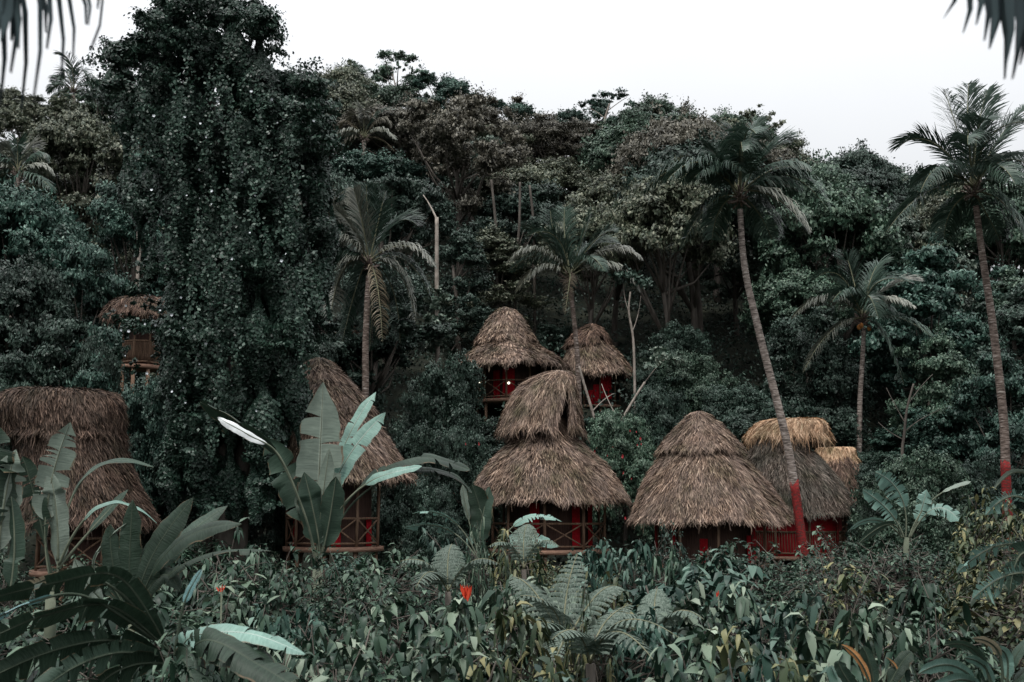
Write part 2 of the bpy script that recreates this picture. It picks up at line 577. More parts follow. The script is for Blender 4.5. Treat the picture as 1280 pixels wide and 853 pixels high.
def crown_pads(shape, rnd):
    """list of (centre, radii) for a tree about 11 m high, 8 m across"""
    pads = []
    if shape == 'round':
        for i in range(46):
            d = norm(rnd.normal(size=3)); d[2] = abs(d[2]) * 1.0 - .25
            pads.append((np.array([d[0] * 3.1, d[1] * 3.1, 7.3 + d[2] * 3.0]), np.array([1, 1, .62]) * rnd.uniform(.75, 1.25)))
    elif shape == 'flat':
        for i in range(44):
            a, r = rnd.uniform(0, 6.28), 4.2 * math.sqrt(rnd.uniform(.02, 1))
            pads.append((np.array([r * math.cos(a), r * math.sin(a), 9.6 - r * r * .09 + rnd.normal(0, .45)]), np.array([1.1, 1.1, .4]) * rnd.uniform(.7, 1.2)))
        for i in range(12):
            a, r = rnd.uniform(0, 6.28), rnd.uniform(1, 3.4)
            pads.append((np.array([r * math.cos(a), r * math.sin(a), 6.5 + rnd.normal(0, .6)]), np.array([.9, .9, .35]) * rnd.uniform(.7, 1.2)))
    elif shape == 'ragged':
        for k in range(8):
            a, r = rnd.uniform(0, 6.28), rnd.uniform(.8, 3.0)
            cx, cy, cz = r * math.cos(a), r * math.sin(a), rnd.uniform(5.2, 9.8)
            for i in range(7):
                pads.append((np.array([cx, cy, cz]) + rnd.normal(0, 1, 3) * (.85, .85, .6), np.array([1, 1, .5]) * rnd.uniform(.45, 1.05)))
    elif shape == 'tall':
        for i in range(48):
            z = rnd.uniform(2.6, 11.2)
            wd = 2.4 * math.sin(min(1, (11.6 - z) / 6.5) * 1.57) ** .8
            a, r = rnd.uniform(0, 6.28), wd * rnd.uniform(.5, 1)
            pads.append((np.array([r * math.cos(a), r * math.sin(a), z]), np.array([.85, .85, .55]) * rnd.uniform(.7, 1.2)))
    elif shape == 'layered':
        for k in range(5):
            z = 4.2 + k * 1.45
            wd = [3.6, 4.0, 3.4, 2.6, 1.5][k]
            for i in range([11, 14, 12, 9, 5][k]):
                a, r = rnd.uniform(0, 6.28), wd * math.sqrt(rnd.uniform(.1, 1))
                pads.append((np.array([r * math.cos(a), r * math.sin(a), z + rnd.normal(0, .55)]), np.array([1.0, 1.0, .42]) * rnd.uniform(.55, 1.25)))
    elif shape == 'sparse':
        for i in range(26):
            a, r = rnd.uniform(0, 6.28), rnd.uniform(.8, 3.8)
            pads.append((np.array([r * math.cos(a), r * math.sin(a), rnd.uniform(6.2, 10.8)]), np.array([.7, .7, .3]) * rnd.uniform(.6, 1.1)))
    elif shape == 'bush':
        for i in range(60):
            d = norm(rnd.normal(size=3)); d[2] = abs(d[2])
            k = rnd.uniform(.75, 1.05)
            pads.append((np.array([d[0] * 3.6 * k, d[1] * 3.6 * k, .8 + d[2] * 6.5 * k]), np.array([1, 1, .7]) * rnd.uniform(.7, 1.2)))
    return pads


def crown_mesh(shape, seed, leafL=.19, per=1350):
    rnd = np.random.RandomState(seed)
    pads = crown_pads(shape, rnd)
    leafL *= {'layered': 1.25, 'tall': .85, 'flat': .9, 'round': 1.1, 'bush': .9}.get(shape, 1.0)
    C, N = [], []
    for c, r in pads:
        n = int(per * (r[0] ** 1.6) * rnd.uniform(.75, 1.2))
        p, nr = pad_points(c, r, n, rnd=rnd)
        C.append(p); N.append(nr)
    # loose sprays that break the outline
    for c, r in pads[::2]:
        tip = c + norm(c - np.array([0, 0, 6.5])) * r[0] * .95 + np.array([0, 0, .1])
        p = tip + rnd.normal(0, .2, (38, 3))
        C.append(p); N.append(norm(rnd.normal(size=(38, 3)) + np.array([0, 0, .7])))
    C = np.concatenate(C); N = np.concatenate(N)
    L = leafL * rnd.uniform(.6, 1.35, len(C))
    V, Q = diamonds(C, N, L, L * .55, rnd)
    return mesh('crown_' + shape, V, Q, M['green']), pads


def trunk_mesh(pads, seed, mat, top=7.0, r0=.24, lean=.5):
    rnd = np.random.RandomState(seed)
    mb = MB()
    k = 7
    lx, ly = rnd.normal(0, lean, 2)
    pts = [np.array([lx * (i / k) ** 1.5 + rnd.normal(0, .06), ly * (i / k) ** 1.5 + rnd.normal(0, .06), -0.8 + (top + .8) * i / k]) for i in range(k + 1)]
    mb.tube(pts, np.linspace(r0, r0 * .4, k + 1), 8)
    for c, r in pads[::3]:
        i = rnd.randint(3, k)
        a = pts[i]
        if c[2] < a[2] - .5:
            continue
        mid = (a + c) / 2 + np.array([0, 0, -.3]) + rnd.normal(0, .15, 3)
        mb.tube([a, mid, c], [r0 * .38, r0 * .22, r0 * .08], 5)
    V = np.concatenate(mb.V)
    return mesh('trunk', V, [np.concatenate(mb.Q), np.concatenate(mb.T)], mat, True)


TREES = {}
SHAPES = ['round', 'flat', 'ragged', 'tall', 'layered', 'sparse', 'bush']
for k, shp in enumerate(SHAPES):
    for v in range(2):
        cm, pads = crown_mesh(shp, 100 + k * 7 + v)
        tm = trunk_mesh(pads, 300 + k * 7 + v, M['trunk'], top={'bush': 4.5, 'tall': 9, 'flat': 9, 'sparse': 8}.get(shp, 7))
        TREES[shp, v] = (cm, tm)


def make_tree(name, label, cat, X, Y, H, D, shape, colour, v=0, group=None, z=None, rot=None, trunk=None):
    cm, tm = TREES[shape, v % 2]
    z = float(ground(X, Y)) if z is None else z
    t = thing(name, label, cat, (X, Y, z), group)
    t.rotation_euler[2] = rs.uniform(0, 6.28) if rot is None else rot
    s = D / 8.6
    t.scale = (s, s, H / (10.8 if shape != 'bush' else 7.6))
    a = obj('trunk', tm, t)
    b = obj('crown', cm, t)
    b.material_slots[0].link = 'OBJECT'
    b.material_slots[0].material = M[colour]
    if trunk:
        a.material_slots[0].link = 'OBJECT'
        a.material_slots[0].material = M[trunk]
    return t


# ------------------------------------------------------------------ landmarks used in labels (photo pixels)
LM = [
    ('the leaning palm with red foot', 925, 240), ('the tall palm by the hillside\'s low end', 1216, 230),
    ('the palm bearing orange coconuts', 1076, 400), ('the palm between the two upper huts', 713, 340),
    ('the palm with hanging dead fronds', 462, 325), ('the vine-draped tree', 280, 250),
    ('the two-tier upper hut', 635, 425), ('the small upper hut', 745, 450), ('the pale broken trunk', 546, 300),
    ('the flat-topped thatched hut', 90, 560), ('the little balcony', 180, 440), ('the hooded hut', 690, 580),
    ('the broad conical hut', 880, 590), ('the straw-capped hut', 990, 560), ('the steep cone hut', 430, 540),
    ('the skyline palm', 437, 95), ('the skyline palm by the vine-draped tree', 90, 100),
]
LMF = [
    ('the big banana plant', 400, 660), ('the flat-topped thatched hut', 100, 640), ('the hooded hut', 690, 650),
    ('the broad conical hut', 870, 660), ('the straw-capped hut', 1000, 660), ('the silvery fern', 715, 760),
    ('the red torch flower', 583, 740), ('the orange-leaved plant', 1090, 825), ('the banana with torn hanging leaves', 1250, 690),
    ('the wild plantain clump', 180, 700), ('the steep cone hut', 440, 690), ('the squat banana plant', 1130, 640),
]
USED = set()


def relate(px, py, marks):
    ds = sorted(marks, key=lambda m: (m[1] - px) ** 2 + ((m[2] - py) * 1.0) ** 2)
    out = []
    for nme, x, y in ds[:5]:
        dx, dy = px - x, py - y
        if abs(dy) > abs(dx):
            out.append(('above ' if dy < 0 else 'below ') + nme)
        else:
            out.append('beside ' + nme)
    return out


def unique_label(bases, px, py, marks, tail=''):
    rel = relate(px, py, marks)
    for r in rel[:2]:
        for b in bases:
            s = f'{b} {r}{tail}'
            if s not in USED and len(s.split()) <= 16:
                USED.add(s); return s
    for r in rel[2:]:
        for b in bases:
            s = f'{b} {r}{tail}'
            if s not in USED and len(s.split()) <= 16:
                USED.add(s); return s
    s = f'{bases[0]} {rel[0]} and {rel[1]}'
    USED.add(s)
    return s


CNAME = {'dark': 'dark green', 'teal': 'blue-green', 'green': 'mid green', 'pale': 'pale grey-green', 'brown': 'brownish', 'olive': 'olive'}
SNAME = {'round': 'rounded crown', 'flat': 'flat spreading crown', 'ragged': 'ragged clumpy crown', 'tall': 'tall narrow crown',
         'layered': 'tiered crown', 'sparse': 'thin see-through crown', 'bush': 'crown down to the ground'}

# colour layout of the hillside read from the photo
ANCH = [
    (30, 170, 'olive', 'ragged'), (40, 250, 'olive', 'ragged'), (20, 330, 'dark', 'round'), (100, 230, 'olive', 'round'), (140, 320, 'teal', 'layered'),
    (60, 430, 'dark', 'layered'), (150, 180, 'green', 'ragged'), (420, 210, 'teal', 'layered'), (430, 130, 'olive', 'round'), (480, 130, 'green', 'ragged'),
    (520, 140, 'teal', 'ragged'), (580, 135, 'teal', 'ragged'), (540, 190, 'brown', 'flat'), (600, 185, 'brown', 'flat'), (660, 190, 'brown', 'flat'),
    (520, 235, 'pale', 'flat'), (600, 235, 'pale', 'flat'), (690, 250, 'olive', 'round'), (640, 150, 'teal', 'ragged'), (710, 150, 'teal', 'ragged'),
    (760, 150, 'teal', 'ragged'), (740, 215, 'green', 'ragged'), (800, 190, 'green', 'round'), (850, 215, 'brown', 'flat'), (840, 260, 'pale', 'round'),
    (900, 300, 'pale', 'layered'), (830, 320, 'olive', 'round'), (960, 330, 'green', 'round'), (900, 170, 'green', 'ragged'), (1000, 200, 'olive', 'ragged'),
    (1040, 240, 'dark', 'round'), (1100, 230, 'dark', 'round'), (1000, 290, 'green', 'round'), (1130, 310, 'pale', 'layered'), (1190, 350, 'teal', 'layered'), (1160, 270, 'olive', 'round'),
    (1200, 420, 'teal', 'layered'), (1130, 460, 'teal', 'layered'), (1000, 460, 'dark', 'bush'), (900, 430, 'dark', 'bush'), (640, 330, 'dark', 'tall'),
    (580, 320, 'dark', 'tall'), (760, 420, 'dark', 'tall'), (850, 400, 'dark', 'tall'), (500, 300, 'dark', 'round'), (380, 300, 'dark', 'round'), (1240, 300, 'green', 'round'),
    (1260, 480, 'dark', 'bush'), (780, 300, 'olive', 'round'), (560, 420, 'dark', 'bush'), (300, 450, 'dark', 'bush'), (1060, 520, 'dark', 'bush'), (180, 500, 'dark', 'bush'),
    (1200, 520, 'teal', 'bush'), (860, 480, 'dark', 'bush'),
]
# rectangles nothing nearer than the given distance may cover
CLEAR = [
    (560, 380, 710, 505, 60), (705, 400, 795, 500, 63), (640, 255, 800, 385, 57), (405, 235, 545, 430, 52), (985, 325, 1170, 480, 56),
    (840, 150, 1015, 300, 46), (1100, 110, 1290, 300, 46), (530, 265, 560, 365, 57), (135, 370, 215, 470, 47), (1066, 470, 1084, 556, 57),
    (714, 380, 735, 500, 57), (780, 360, 800, 460, 57),
]


def blocked(px, py, rpx, rpy, Y):
    for x0, y0, x1, y1, yy in CLEAR:
        if Y < yy and px + rpx * .8 > x0 and px - rpx * .8 < x1 and py + rpy * .8 > y0 and py - rpy * .8 < y1:
            return True
    return False


rows = [(114, 7.2, 10), (106, 6.8, 10.5), (98, 6.6, 11), (91, 6.6, 11), (84, 6.4, 11), (77.5, 6.4, 11.5), (71.5, 6.2, 11.5), (66, 6.2, 11), (61, 6.0, 10), (56.5, 6.0, 8.5), (52.5, 5.6, 6.0)]
n_tree = 0
for ri, (Y0, dx, H0) in enumerate(rows):
    half = Y0 * .45 + 5
    X = -half + (dx / 2 if ri % 2 else 0)
    while X < half:
        x = X + rs.uniform(-1.3, 1.3)
        y = Y0 + rs.uniform(-2.0, 2.0)
        X += dx
        H = H0 * (rs.uniform(.75, 1.3) if ri < 3 else (rs.uniform(1.15, 1.4) if rs.uniform() < .3 else rs.uniform(.65, 1.0)))
        g = float(ground(x, y))
        cx, cy = px_of((x, y, g + H * .7))
        best = min(ANCH, key=lambda q: (q[0] - cx) ** 2 + 1.6 * (q[1] - cy) ** 2)
        colour, shape = best[2], best[3]
        u = rs.uniform()
        if u < .22:
            shape = ['round', 'ragged', 'layered', 'tall'][rs.randint(4)]
        u = rs.uniform()
        if u < .16:
            colour = ['green', 'dark', 'olive', 'teal'][rs.randint(4)]
        if ri <= 1 and rs.uniform() < .07:
            shape = 'sparse'
        D = dx * rs.uniform(1.1, 1.45) * (1.15 if H > H0 * 1.1 else .95)
        if shape == 'tall': D *= 1.1
        if shape == 'flat': D *= 1.15
        rpx = D / 2 / y * F
        rpy = H * .4 / y * F
        k = 0
        while blocked(cx, cy, rpx, rpy, y) and k < 3:
            H *= .72; D *= .85; k += 1
            cx, cy = px_of((x, y, g + H * .7)); rpx = D / 2 / y * F; rpy = H * .4 / y * F
        if blocked(cx, cy, rpx, rpy, y) or cx < -60 or cx > 1340:
            continue
        size = 'small' if H < 8 else ('towering' if H > 12.5 else '')
        band = ' on the skyline' if ri <= 2 else ''
        b1 = f"{size} {CNAME[colour]} tree with {SNAME[shape]}{band}".strip()
        b2 = f"{'broad' if D > 9 else 'slim'} {CNAME[colour]} tree with {SNAME[shape]}{band}"
        lab = unique_label([b1, b2], cx, cy, LM)
        make_tree('broadleaf_tree', lab, 'tree', x, y, H, D, shape, colour, rs.randint(2), 'trees covering the hillside', trunk='trunkpale' if rs.uniform() < .12 else None)
        n_tree += 1
print('hill trees', n_tree)

# hillside undergrowth between the trunks (nobody could count it)
n = 140000
ux = rs.uniform(-62, 62, n); uy = rs.uniform(46, 112, n)
lump = np.clip(np.sin(ux * 1.1 + 2 * np.sin(uy * .6)) * np.cos(uy * .9 + np.sin(ux * .7)), -.4, 1)
uz = ground(ux, uy) + .2 + (1.0 + lump) * rs.uniform(.3, 1.25, n)
V, Q = diamonds(np.stack([ux, uy, uz], 1), rs.normal(size=(n, 3)) + np.array([0, -.4, 1.2]), rs.uniform(.16, .32, n), rs.uniform(.09, .17, n))
tag(obj('undergrowth', mesh('undergrowth', V, Q, M['dark'])), 'dark leafy undergrowth covering the hillside between the trees', 'undergrowth', kind='stuff')


# ------------------------------------------------------------------ palms
def bez(pts, n):
    """smooth curve through 3 (quadratic through middle) or more control points"""
    pts = np.asarray(pts, float)
    if len(pts) == 3:
        p0, pm, p2 = pts
        c = 2 * pm - (p0 + p2) / 2
        t = np.linspace(0, 1, n)[:, None]
        return (1 - t) ** 2 * p0 + 2 * t * (1 - t) * c + t ** 2 * p2
    t = np.linspace(0, len(pts) - 1, n)
    out = []
    for u in t:
        i = min(int(u), len(pts) - 2); f = u - i
        p0 = pts[max(i - 1, 0)]; p1 = pts[i]; p2 = pts[i + 1]; p3 = pts[min(i + 2, len(pts) - 1)]
        out.append(.5 * ((2 * p1) + (-p0 + p2) * f + (2 * p0 - 5 * p1 + 4 * p2 - p3) * f * f + (-p0 + 3 * p1 - 3 * p2 + p3) * f ** 3))
    return np.array(out)


def frond(spine, mat, parent, leafl=.75, n=62, droop=.8, wid=.05, seed=0, name='frond'):
    """one palm frond: rib and two ranks of narrow hanging leaflets"""
    rnd = np.random.RandomState(seed)
    C = bez(spine, 26)
    tan = norm(np.gradient(C, axis=0))
    mb = MB()
    mb.tube(C, np.linspace(.04, .008, 26), 5)
    Lc = np.linalg.norm(np.diff(C, axis=0), axis=1).sum()
    leafl = min(leafl, Lc * (.16 if 'dry' in mat.name else .42))
    if 'dry' in mat.name:
        n, wid = 46, .036
    rise = (spine[-1][2] - spine[0][2]) / Lc
    if rise > .35:
        droop = droop * .3
    vs_, qs = [], []
    k = 0
    for side in (-1, 1):
        for i in range(n):
            u = .10 + .90 * (i + rnd.uniform(-.3, .3)) / n
            u = min(max(u, 0), 1)
            f = u * 25
            j = min(int(f), 24)
            p = C[j] + (C[j + 1] - C[j]) * (f - j)
            t = tan[j]
            s = np.cross(t, np.array([0, 0, 1.0]))
            if np.linalg.norm(s) < .25:
                s = np.array([1, .3, 0.0])
            s = norm(s) * side
            prof = (math.sin(math.pi * min(1, (u * .92 + .1))) ** .55)
            l = leafl * prof * rnd.uniform(.82, 1.1) + .08
            d0 = norm(s * (.85 if rise <= .35 else .6) + t * (.62 if rise <= .35 else .85) + np.array([0, 0, .18]) + rnd.normal(0, .10, 3))
            d1 = norm(d0 + np.array([0, 0, -droop * 1.9]) + rnd.normal(0, .08, 3))
            wv = norm(np.cross(d0, t)) * .35 + t * .75
            wv = norm(wv) * wid * .5
            p1 = p + d0 * l * .42
            p2 = p1 + norm(d0 + d1) * l * .30
            p3 = p2 + d1 * l * .34
            vs_ += [p - wv * .5, p + wv * .5, p1 - wv, p1 + wv, p2 - wv * .8, p2 + wv * .8, p3 - wv * .12, p3 + wv * .12]
            qs += [(k, k + 1, k + 3, k + 2), (k + 2, k + 3, k + 5, k + 4), (k + 4, k + 5, k + 7, k + 6)]
            k += 8
    nq0 = sum(len(q) for q in mb.Q); nt0 = sum(len(q) for q in mb.T)
    V = np.concatenate([np.concatenate(mb.V), np.array(vs_)])
    q1 = np.concatenate(mb.Q); q2 = np.array(qs) + mb.n; t1 = np.concatenate(mb.T)
    mi = np.concatenate([np.ones(len(q1)), np.zeros(len(q2)), np.ones(len(t1))])
    return obj(name, mesh(name, V, [q1, q2, t1], [mat, M['frondrib']], mi=mi), parent)


def ringed_trunk(pts, r0, r1, n=70):
    C = bez(pts, n)
    mb = MB()
    r = np.linspace(r0, r1, n)
    r[:4] *= np.linspace(1.45, 1.05, 4)
    r = r * (1 + .05 * (np.arange(n) % 2))
    mb.tube(C, r, 12)
    return mb, C


M['palmtrunk'] = noise_mat('palm_trunk', [(.32, (.045, .038, .034)), (.46, (.15, .122, .106)), (.6, (.26, .22, .195)), (.72, (.40, .37, .34))], 4.5, rough=.85, bump=.5, stretch=(1, 1, 5))
M['palmtrunkb'] = noise_mat('palm_trunk_warm', [(.32, (.04, .03, .025)), (.46, (.10, .075, .062)), (.6, (.19, .15, .13)), (.72, (.34, .31, .28))], 4.5, rough=.85, bump=.5, stretch=(1, 1, 5))


def palm(label, Y, trunk_px, r0, r1, crown, fr, leafl=.75, red_y=None, seed=1, extra=6, tmat='palmtrunk', droop=.85, nuts=0, wid=.058, n=78, group=None, down=True):
    base = P(trunk_px[0][0], trunk_px[0][1], Y)
    gz = float(ground(base[0], base[1]))
    pts = [P(x, y, Y) for x, y in trunk_px]
    if down and gz < pts[0][2]:
        d = (pts[0] - pts[1]) / (pts[0][2] - pts[1][2])
        pts = [pts[0] + d * (gz - .3 - pts[0][2])] + pts
    t = thing('palm_tree', label, 'palm tree', (0, 0, 0), group)
    mb, C = ringed_trunk(pts, r0, r1)
    org = C[0].copy()
    org[2] = max(org[2], gz)
    mbt = mb.build('trunk', M[tmat], t, True)
    if red_y is not None:
        zr = P(trunk_px[0][0], red_y, Y)[2]
        Cr = [c for c in C if c[2] < zr]
        m2 = MB()
        n2 = len(Cr)
        rr = np.linspace(r0, r0 + (r1 - r0) * n2 / len(C), n2)
        rr[:4] *= np.linspace(1.45, 1.05, 4)
        m2.tube(Cr, rr * (1 + .05 * (np.arange(n2) % 2)) + .006, 12)
        m2.V[0][(n2 - 1) * 12:n2 * 12, 2] += np.random.RandomState(seed).uniform(-.16, .16, 12)
        m2.V[0][-1, 2] -= .1
        m2.build('painted_foot', M['redpaint'], t, True)
    c0 = P(crown[0], crown[1], Y)
    rnd = np.random.RandomState(seed)
    k = 0
    for f in fr:
        (mx_, my_), (tx, ty) = f[0], f[1]
        mt = f[2] if len(f) > 2 else 'palm'
        dy = f[3] if len(f) > 3 else rnd.uniform(-1.2, 1.2)
        frond([c0 + rnd.normal(0, .05, 3), P(mx_, my_, Y + dy * .55), P(tx, ty, Y + dy)], M[mt], t, leafl * rnd.uniform(.9, 1.1), n, droop, wid, seed * 50 + k)
        k += 1
    S_ = 1.0 * leafl / .75
    for i in range(extra):
        a = rnd.uniform(0, 6.28)
        el = rnd.uniform(.1, 1.2)
        Lf = rnd.uniform(1.9, 2.9) * S_
        mid = c0 + Lf * .5 * np.array([math.cos(a) * math.cos(el), math.sin(a) * math.cos(el), math.sin(el)]) + np.array([0, 0, .15])
        tip = mid + Lf * .5 * norm(np.array([math.cos(a), math.sin(a), math.sin(el) - 1.0]))
        frond([c0, mid, tip], M['palm'], t, leafl * .95, n, droop, wid, seed * 50 + 30 + i)
    # fibrous heart of the crown
    m3 = MB()
    for i in range(26):
        a = rnd.uniform(0, 6.28); e = rnd.uniform(-.9, .9)
        d = np.array([math.cos(a) * math.cos(e), math.sin(a) * math.cos(e), math.sin(e)])
        m3.beam(c0 + np.array([0, 0, -.25]), c0 + d * rnd.uniform(.3, .6) + np.array([0, 0, -.1]), .035, 5)
    m3.build('leaf_bases', M['palmtrunkb'], t)
    for i in range(nuts):
        a = rnd.uniform(0, 6.28)
        p = c0 + np.array([math.cos(a) * .3, math.sin(a) * .3 - .1, -.35 - rnd.uniform(0, .3)])
        nb = MB()
        th = np.linspace(0, math.pi, 7)
        nb.tube([p + np.array([0, 0, .14 * math.cos(q)]) for q in th], np.maximum(.11 * np.sin(th), .004), 8)
        nb.build('coconut', M['coconut'], t, True)
    # shift the origin to the foot
    for ch in t.children:
        ch.data.transform(Matrix.Translation(Vector((-org).tolist())))
    t.location = org.tolist()
    return t


PG = 'coconut palms among the huts'
palm('tall leaning palm whose trunk foot is painted red before the straw-capped hut', 40.5,
     [(1004, 686), (985, 560), (950, 420), (931, 335), (925, 262)], .175, .10, (925, 242),
     [((922, 195), (915, 158)), ((932, 190), (948, 150), 'palm', 1.0), ((955, 195), (986, 178)), ((968, 212), (1012, 214), 'palm', -.6),
      ((970, 248), (1013, 292), 'palmpale', -.4), ((886, 256), (852, 310), 'palm', -.3), ((893, 215), (868, 222), 'palm', -1.2), ((900, 200), (884, 185)),
      ((962, 228), (998, 240)), ((905, 205), (930, 215), 'palm', -1.6), ((945, 262), (965, 300), 'palm', 1.5), ((900, 262), (890, 300), 'palm', 1.5)],
     1.15, 596, 3, 7, group=PG)
palm('tall palm with dull red painted foot and leaves against the open sky', 41,
     [(1258, 612), (1254, 520), (1240, 400), (1228, 320), (1220, 258)], .18, .105, (1216, 236),
     [((1197, 165), (1180, 112)), ((1210, 160), (1211, 104)), ((1222, 165), (1235, 112), 'palm', .8), ((1248, 175), (1285, 128)), ((1165, 178), (1122, 186), 'palm', -.5),
      ((1160, 240), (1108, 290)), ((1258, 200), (1300, 218), 'palm', -.6), ((1256, 256), (1288, 312)), ((1180, 215), (1150, 225), 'palm', -1.4), ((1255, 225), (1310, 260)), ((1232, 265), (1250, 300), 'palm', 1.2),
      ((1190, 262), (1180, 300), 'palm', 1.5)],
     1.2, 578, 4, 7, tmat='palmtrunkb', group=PG)
palm('shorter palm with a slim trunk and a cluster of orange coconuts', 55,
     [(1074, 556), (1075, 500), (1078, 450), (1080, 410)], .14, .10, (1078, 398),
     [((1032, 372), (990, 398), 'palmpale', -.5), ((1038, 415), (1004, 466), 'palmpale', -.6), ((1106, 420), (1130, 482), 'palm', -.6), ((1125, 398), (1172, 428), 'palm'),
      ((1112, 358), (1150, 352), 'palmpale'), ((1050, 345), (1014, 352), 'palm'), ((1064, 340), (1058, 322)), ((1090, 345), (1102, 330)), ((1105, 375), (1145, 385), 'palmpale', -1.2),
      ((1060, 365), (1040, 378), 'palm', -1.6), ((1085, 370), (1098, 398), 'palm', -1.8)],
     .95, None, 5, 4, nuts=3, group=PG)
palm('palm with pale spreading fronds standing between the two upper huts', 56,
     [(724, 505), (722, 450), (717, 395), (713, 360)], .14, .10, (712, 345),
     [((672, 312), (632, 330), 'palmpale', -.4), ((676, 335), (645, 366), 'palmpale', -.8), ((762, 312), (804, 326), 'palmpale', -.3), ((765, 332), (800, 366), 'palmpale', -.6),
      ((712, 352), (706, 394), 'palmdry', -1.2), ((695, 300), (688, 264)), ((706, 295), (706, 260)), ((728, 298), (738, 268)), ((680, 298), (655, 286)), ((745, 300), (768, 290)),
      ((700, 305), (672, 300), 'palm', .9), ((735, 310), (770, 305), 'palm', 1.2)],
     1.0, None, 6, 3, tmat='palmtrunkb', group=PG)
palm('palm with upright centre and dead brown fronds hanging by its trunk', 50,
     [(457, 478), (457, 430), (459, 380), (461, 345)], .16, .12, (462, 328),
     [((452, 275), (442, 236), 'palmpale'), ((460, 270), (458, 232)), ((474, 272), (482, 240)), ((492, 280), (522, 282)), ((508, 308), (546, 336), 'palmpale', -.6),
      ((498, 340), (520, 402), 'palmpale', .5), ((472, 360), (478, 428), 'palmdry', -1.0), ((430, 298), (402, 322), 'palmpale', -.4), ((430, 335), (412, 405), 'palmpale'),
      ((445, 360), (425, 440), 'palm', .8), ((490, 360), (500, 430), 'palm', 1.2), ((440, 285), (420, 262), 'palmpale'), ((465, 370), (462, 440), 'palm', 1.3), ((505, 325), (538, 372), 'palm', .8)],
     1.0, None, 7, 3, tmat='palmtrunkb', group=PG)


def star(cx, cy, r, k=9, mats=('palm',)):
    out = []
    for i in range(k):
        a = -.35 + (math.pi + .7) * i / (k - 1)
        m = mats[i % len(mats)]
        out.append(((cx + r * .55 * math.cos(a), cy - r * .62 * math.sin(a) - r * .08), (cx + r * math.cos(a), cy - r * .8 * math.sin(a) + r * .22), m))
    return out


SG = 'small palms high on the hill'
palm('small palm standing clear of the skyline beside the vine-draped tree', 104, [(92, 150), (92, 122)], .2, .15, (92, 112), star(92, 112, 34), 1.3, None, 8, 2, wid=.09, n=40, group=SG)
palm('small palm standing clear on the skyline at the hill\'s highest point', 104, [(438, 140), (438, 112)], .2, .15, (438, 104), star(438, 104, 27), 1.2, None, 9, 2, wid=.09, n=40, group=SG)
palm('dry grey palm below the skyline palm on the crest', 84, [(455, 200), (455, 182)], .2, .15, (455, 172), star(455, 170, 40, 9, ('palmdry', 'palmpale', 'brown')), 1.5, None, 10, 2, wid=.08, n=44, group=SG)
palm('palm top rising on the skyline above the small upper hut', 102, [(788, 200), (788, 180)], .2, .15, (788, 172), star(788, 172, 30, 8, ('palm', 'palmpale')), 1.2, None, 11, 2, wid=.09, n=40, group=SG)
palm('dry drooping palm against the hill behind the flat-topped hut', 70, [(20, 260), (22, 226)], .2, .15, (22, 215), star(22, 215, 46, 9, ('palm', 'palmpale')), 1.4, None, 12, 2, wid=.08, n=44, group=SG)
palm('grey-green palm half sunk in trees beside the palm with hanging dead fronds', 60, [(405, 330), (405, 300)], .2, .15, (408, 275), star(408, 275, 46, 9, ('palmpale', 'palm')), 1.2, None, 13, 2, wid=.06, n=50, group=SG)


# ------------------------------------------------------------------ thatched huts
def roof_surface(sil, Y, nth=64, nt_=18):
    """sil: list of (py, x_left, x_right) -> centre x, radius, height along the profile"""
    pts = []
    for py, xl, xr in sil:
        c = P((xl + xr) / 2, py, Y)
        r = (xr - xl) / 2 / F * math.hypot(Y, c[2] - CAMZ)
        pts.append((c[0], r, c[2]))
    return np.array(pts)


def sample_prof(pr, u):
    t = u * (len(pr) - 1)
    i = np.clip(t.astype(int), 0, len(pr) - 2)
    f = (t - i)[:, None]
    return pr[i] * (1 - f) + pr[i + 1] * f


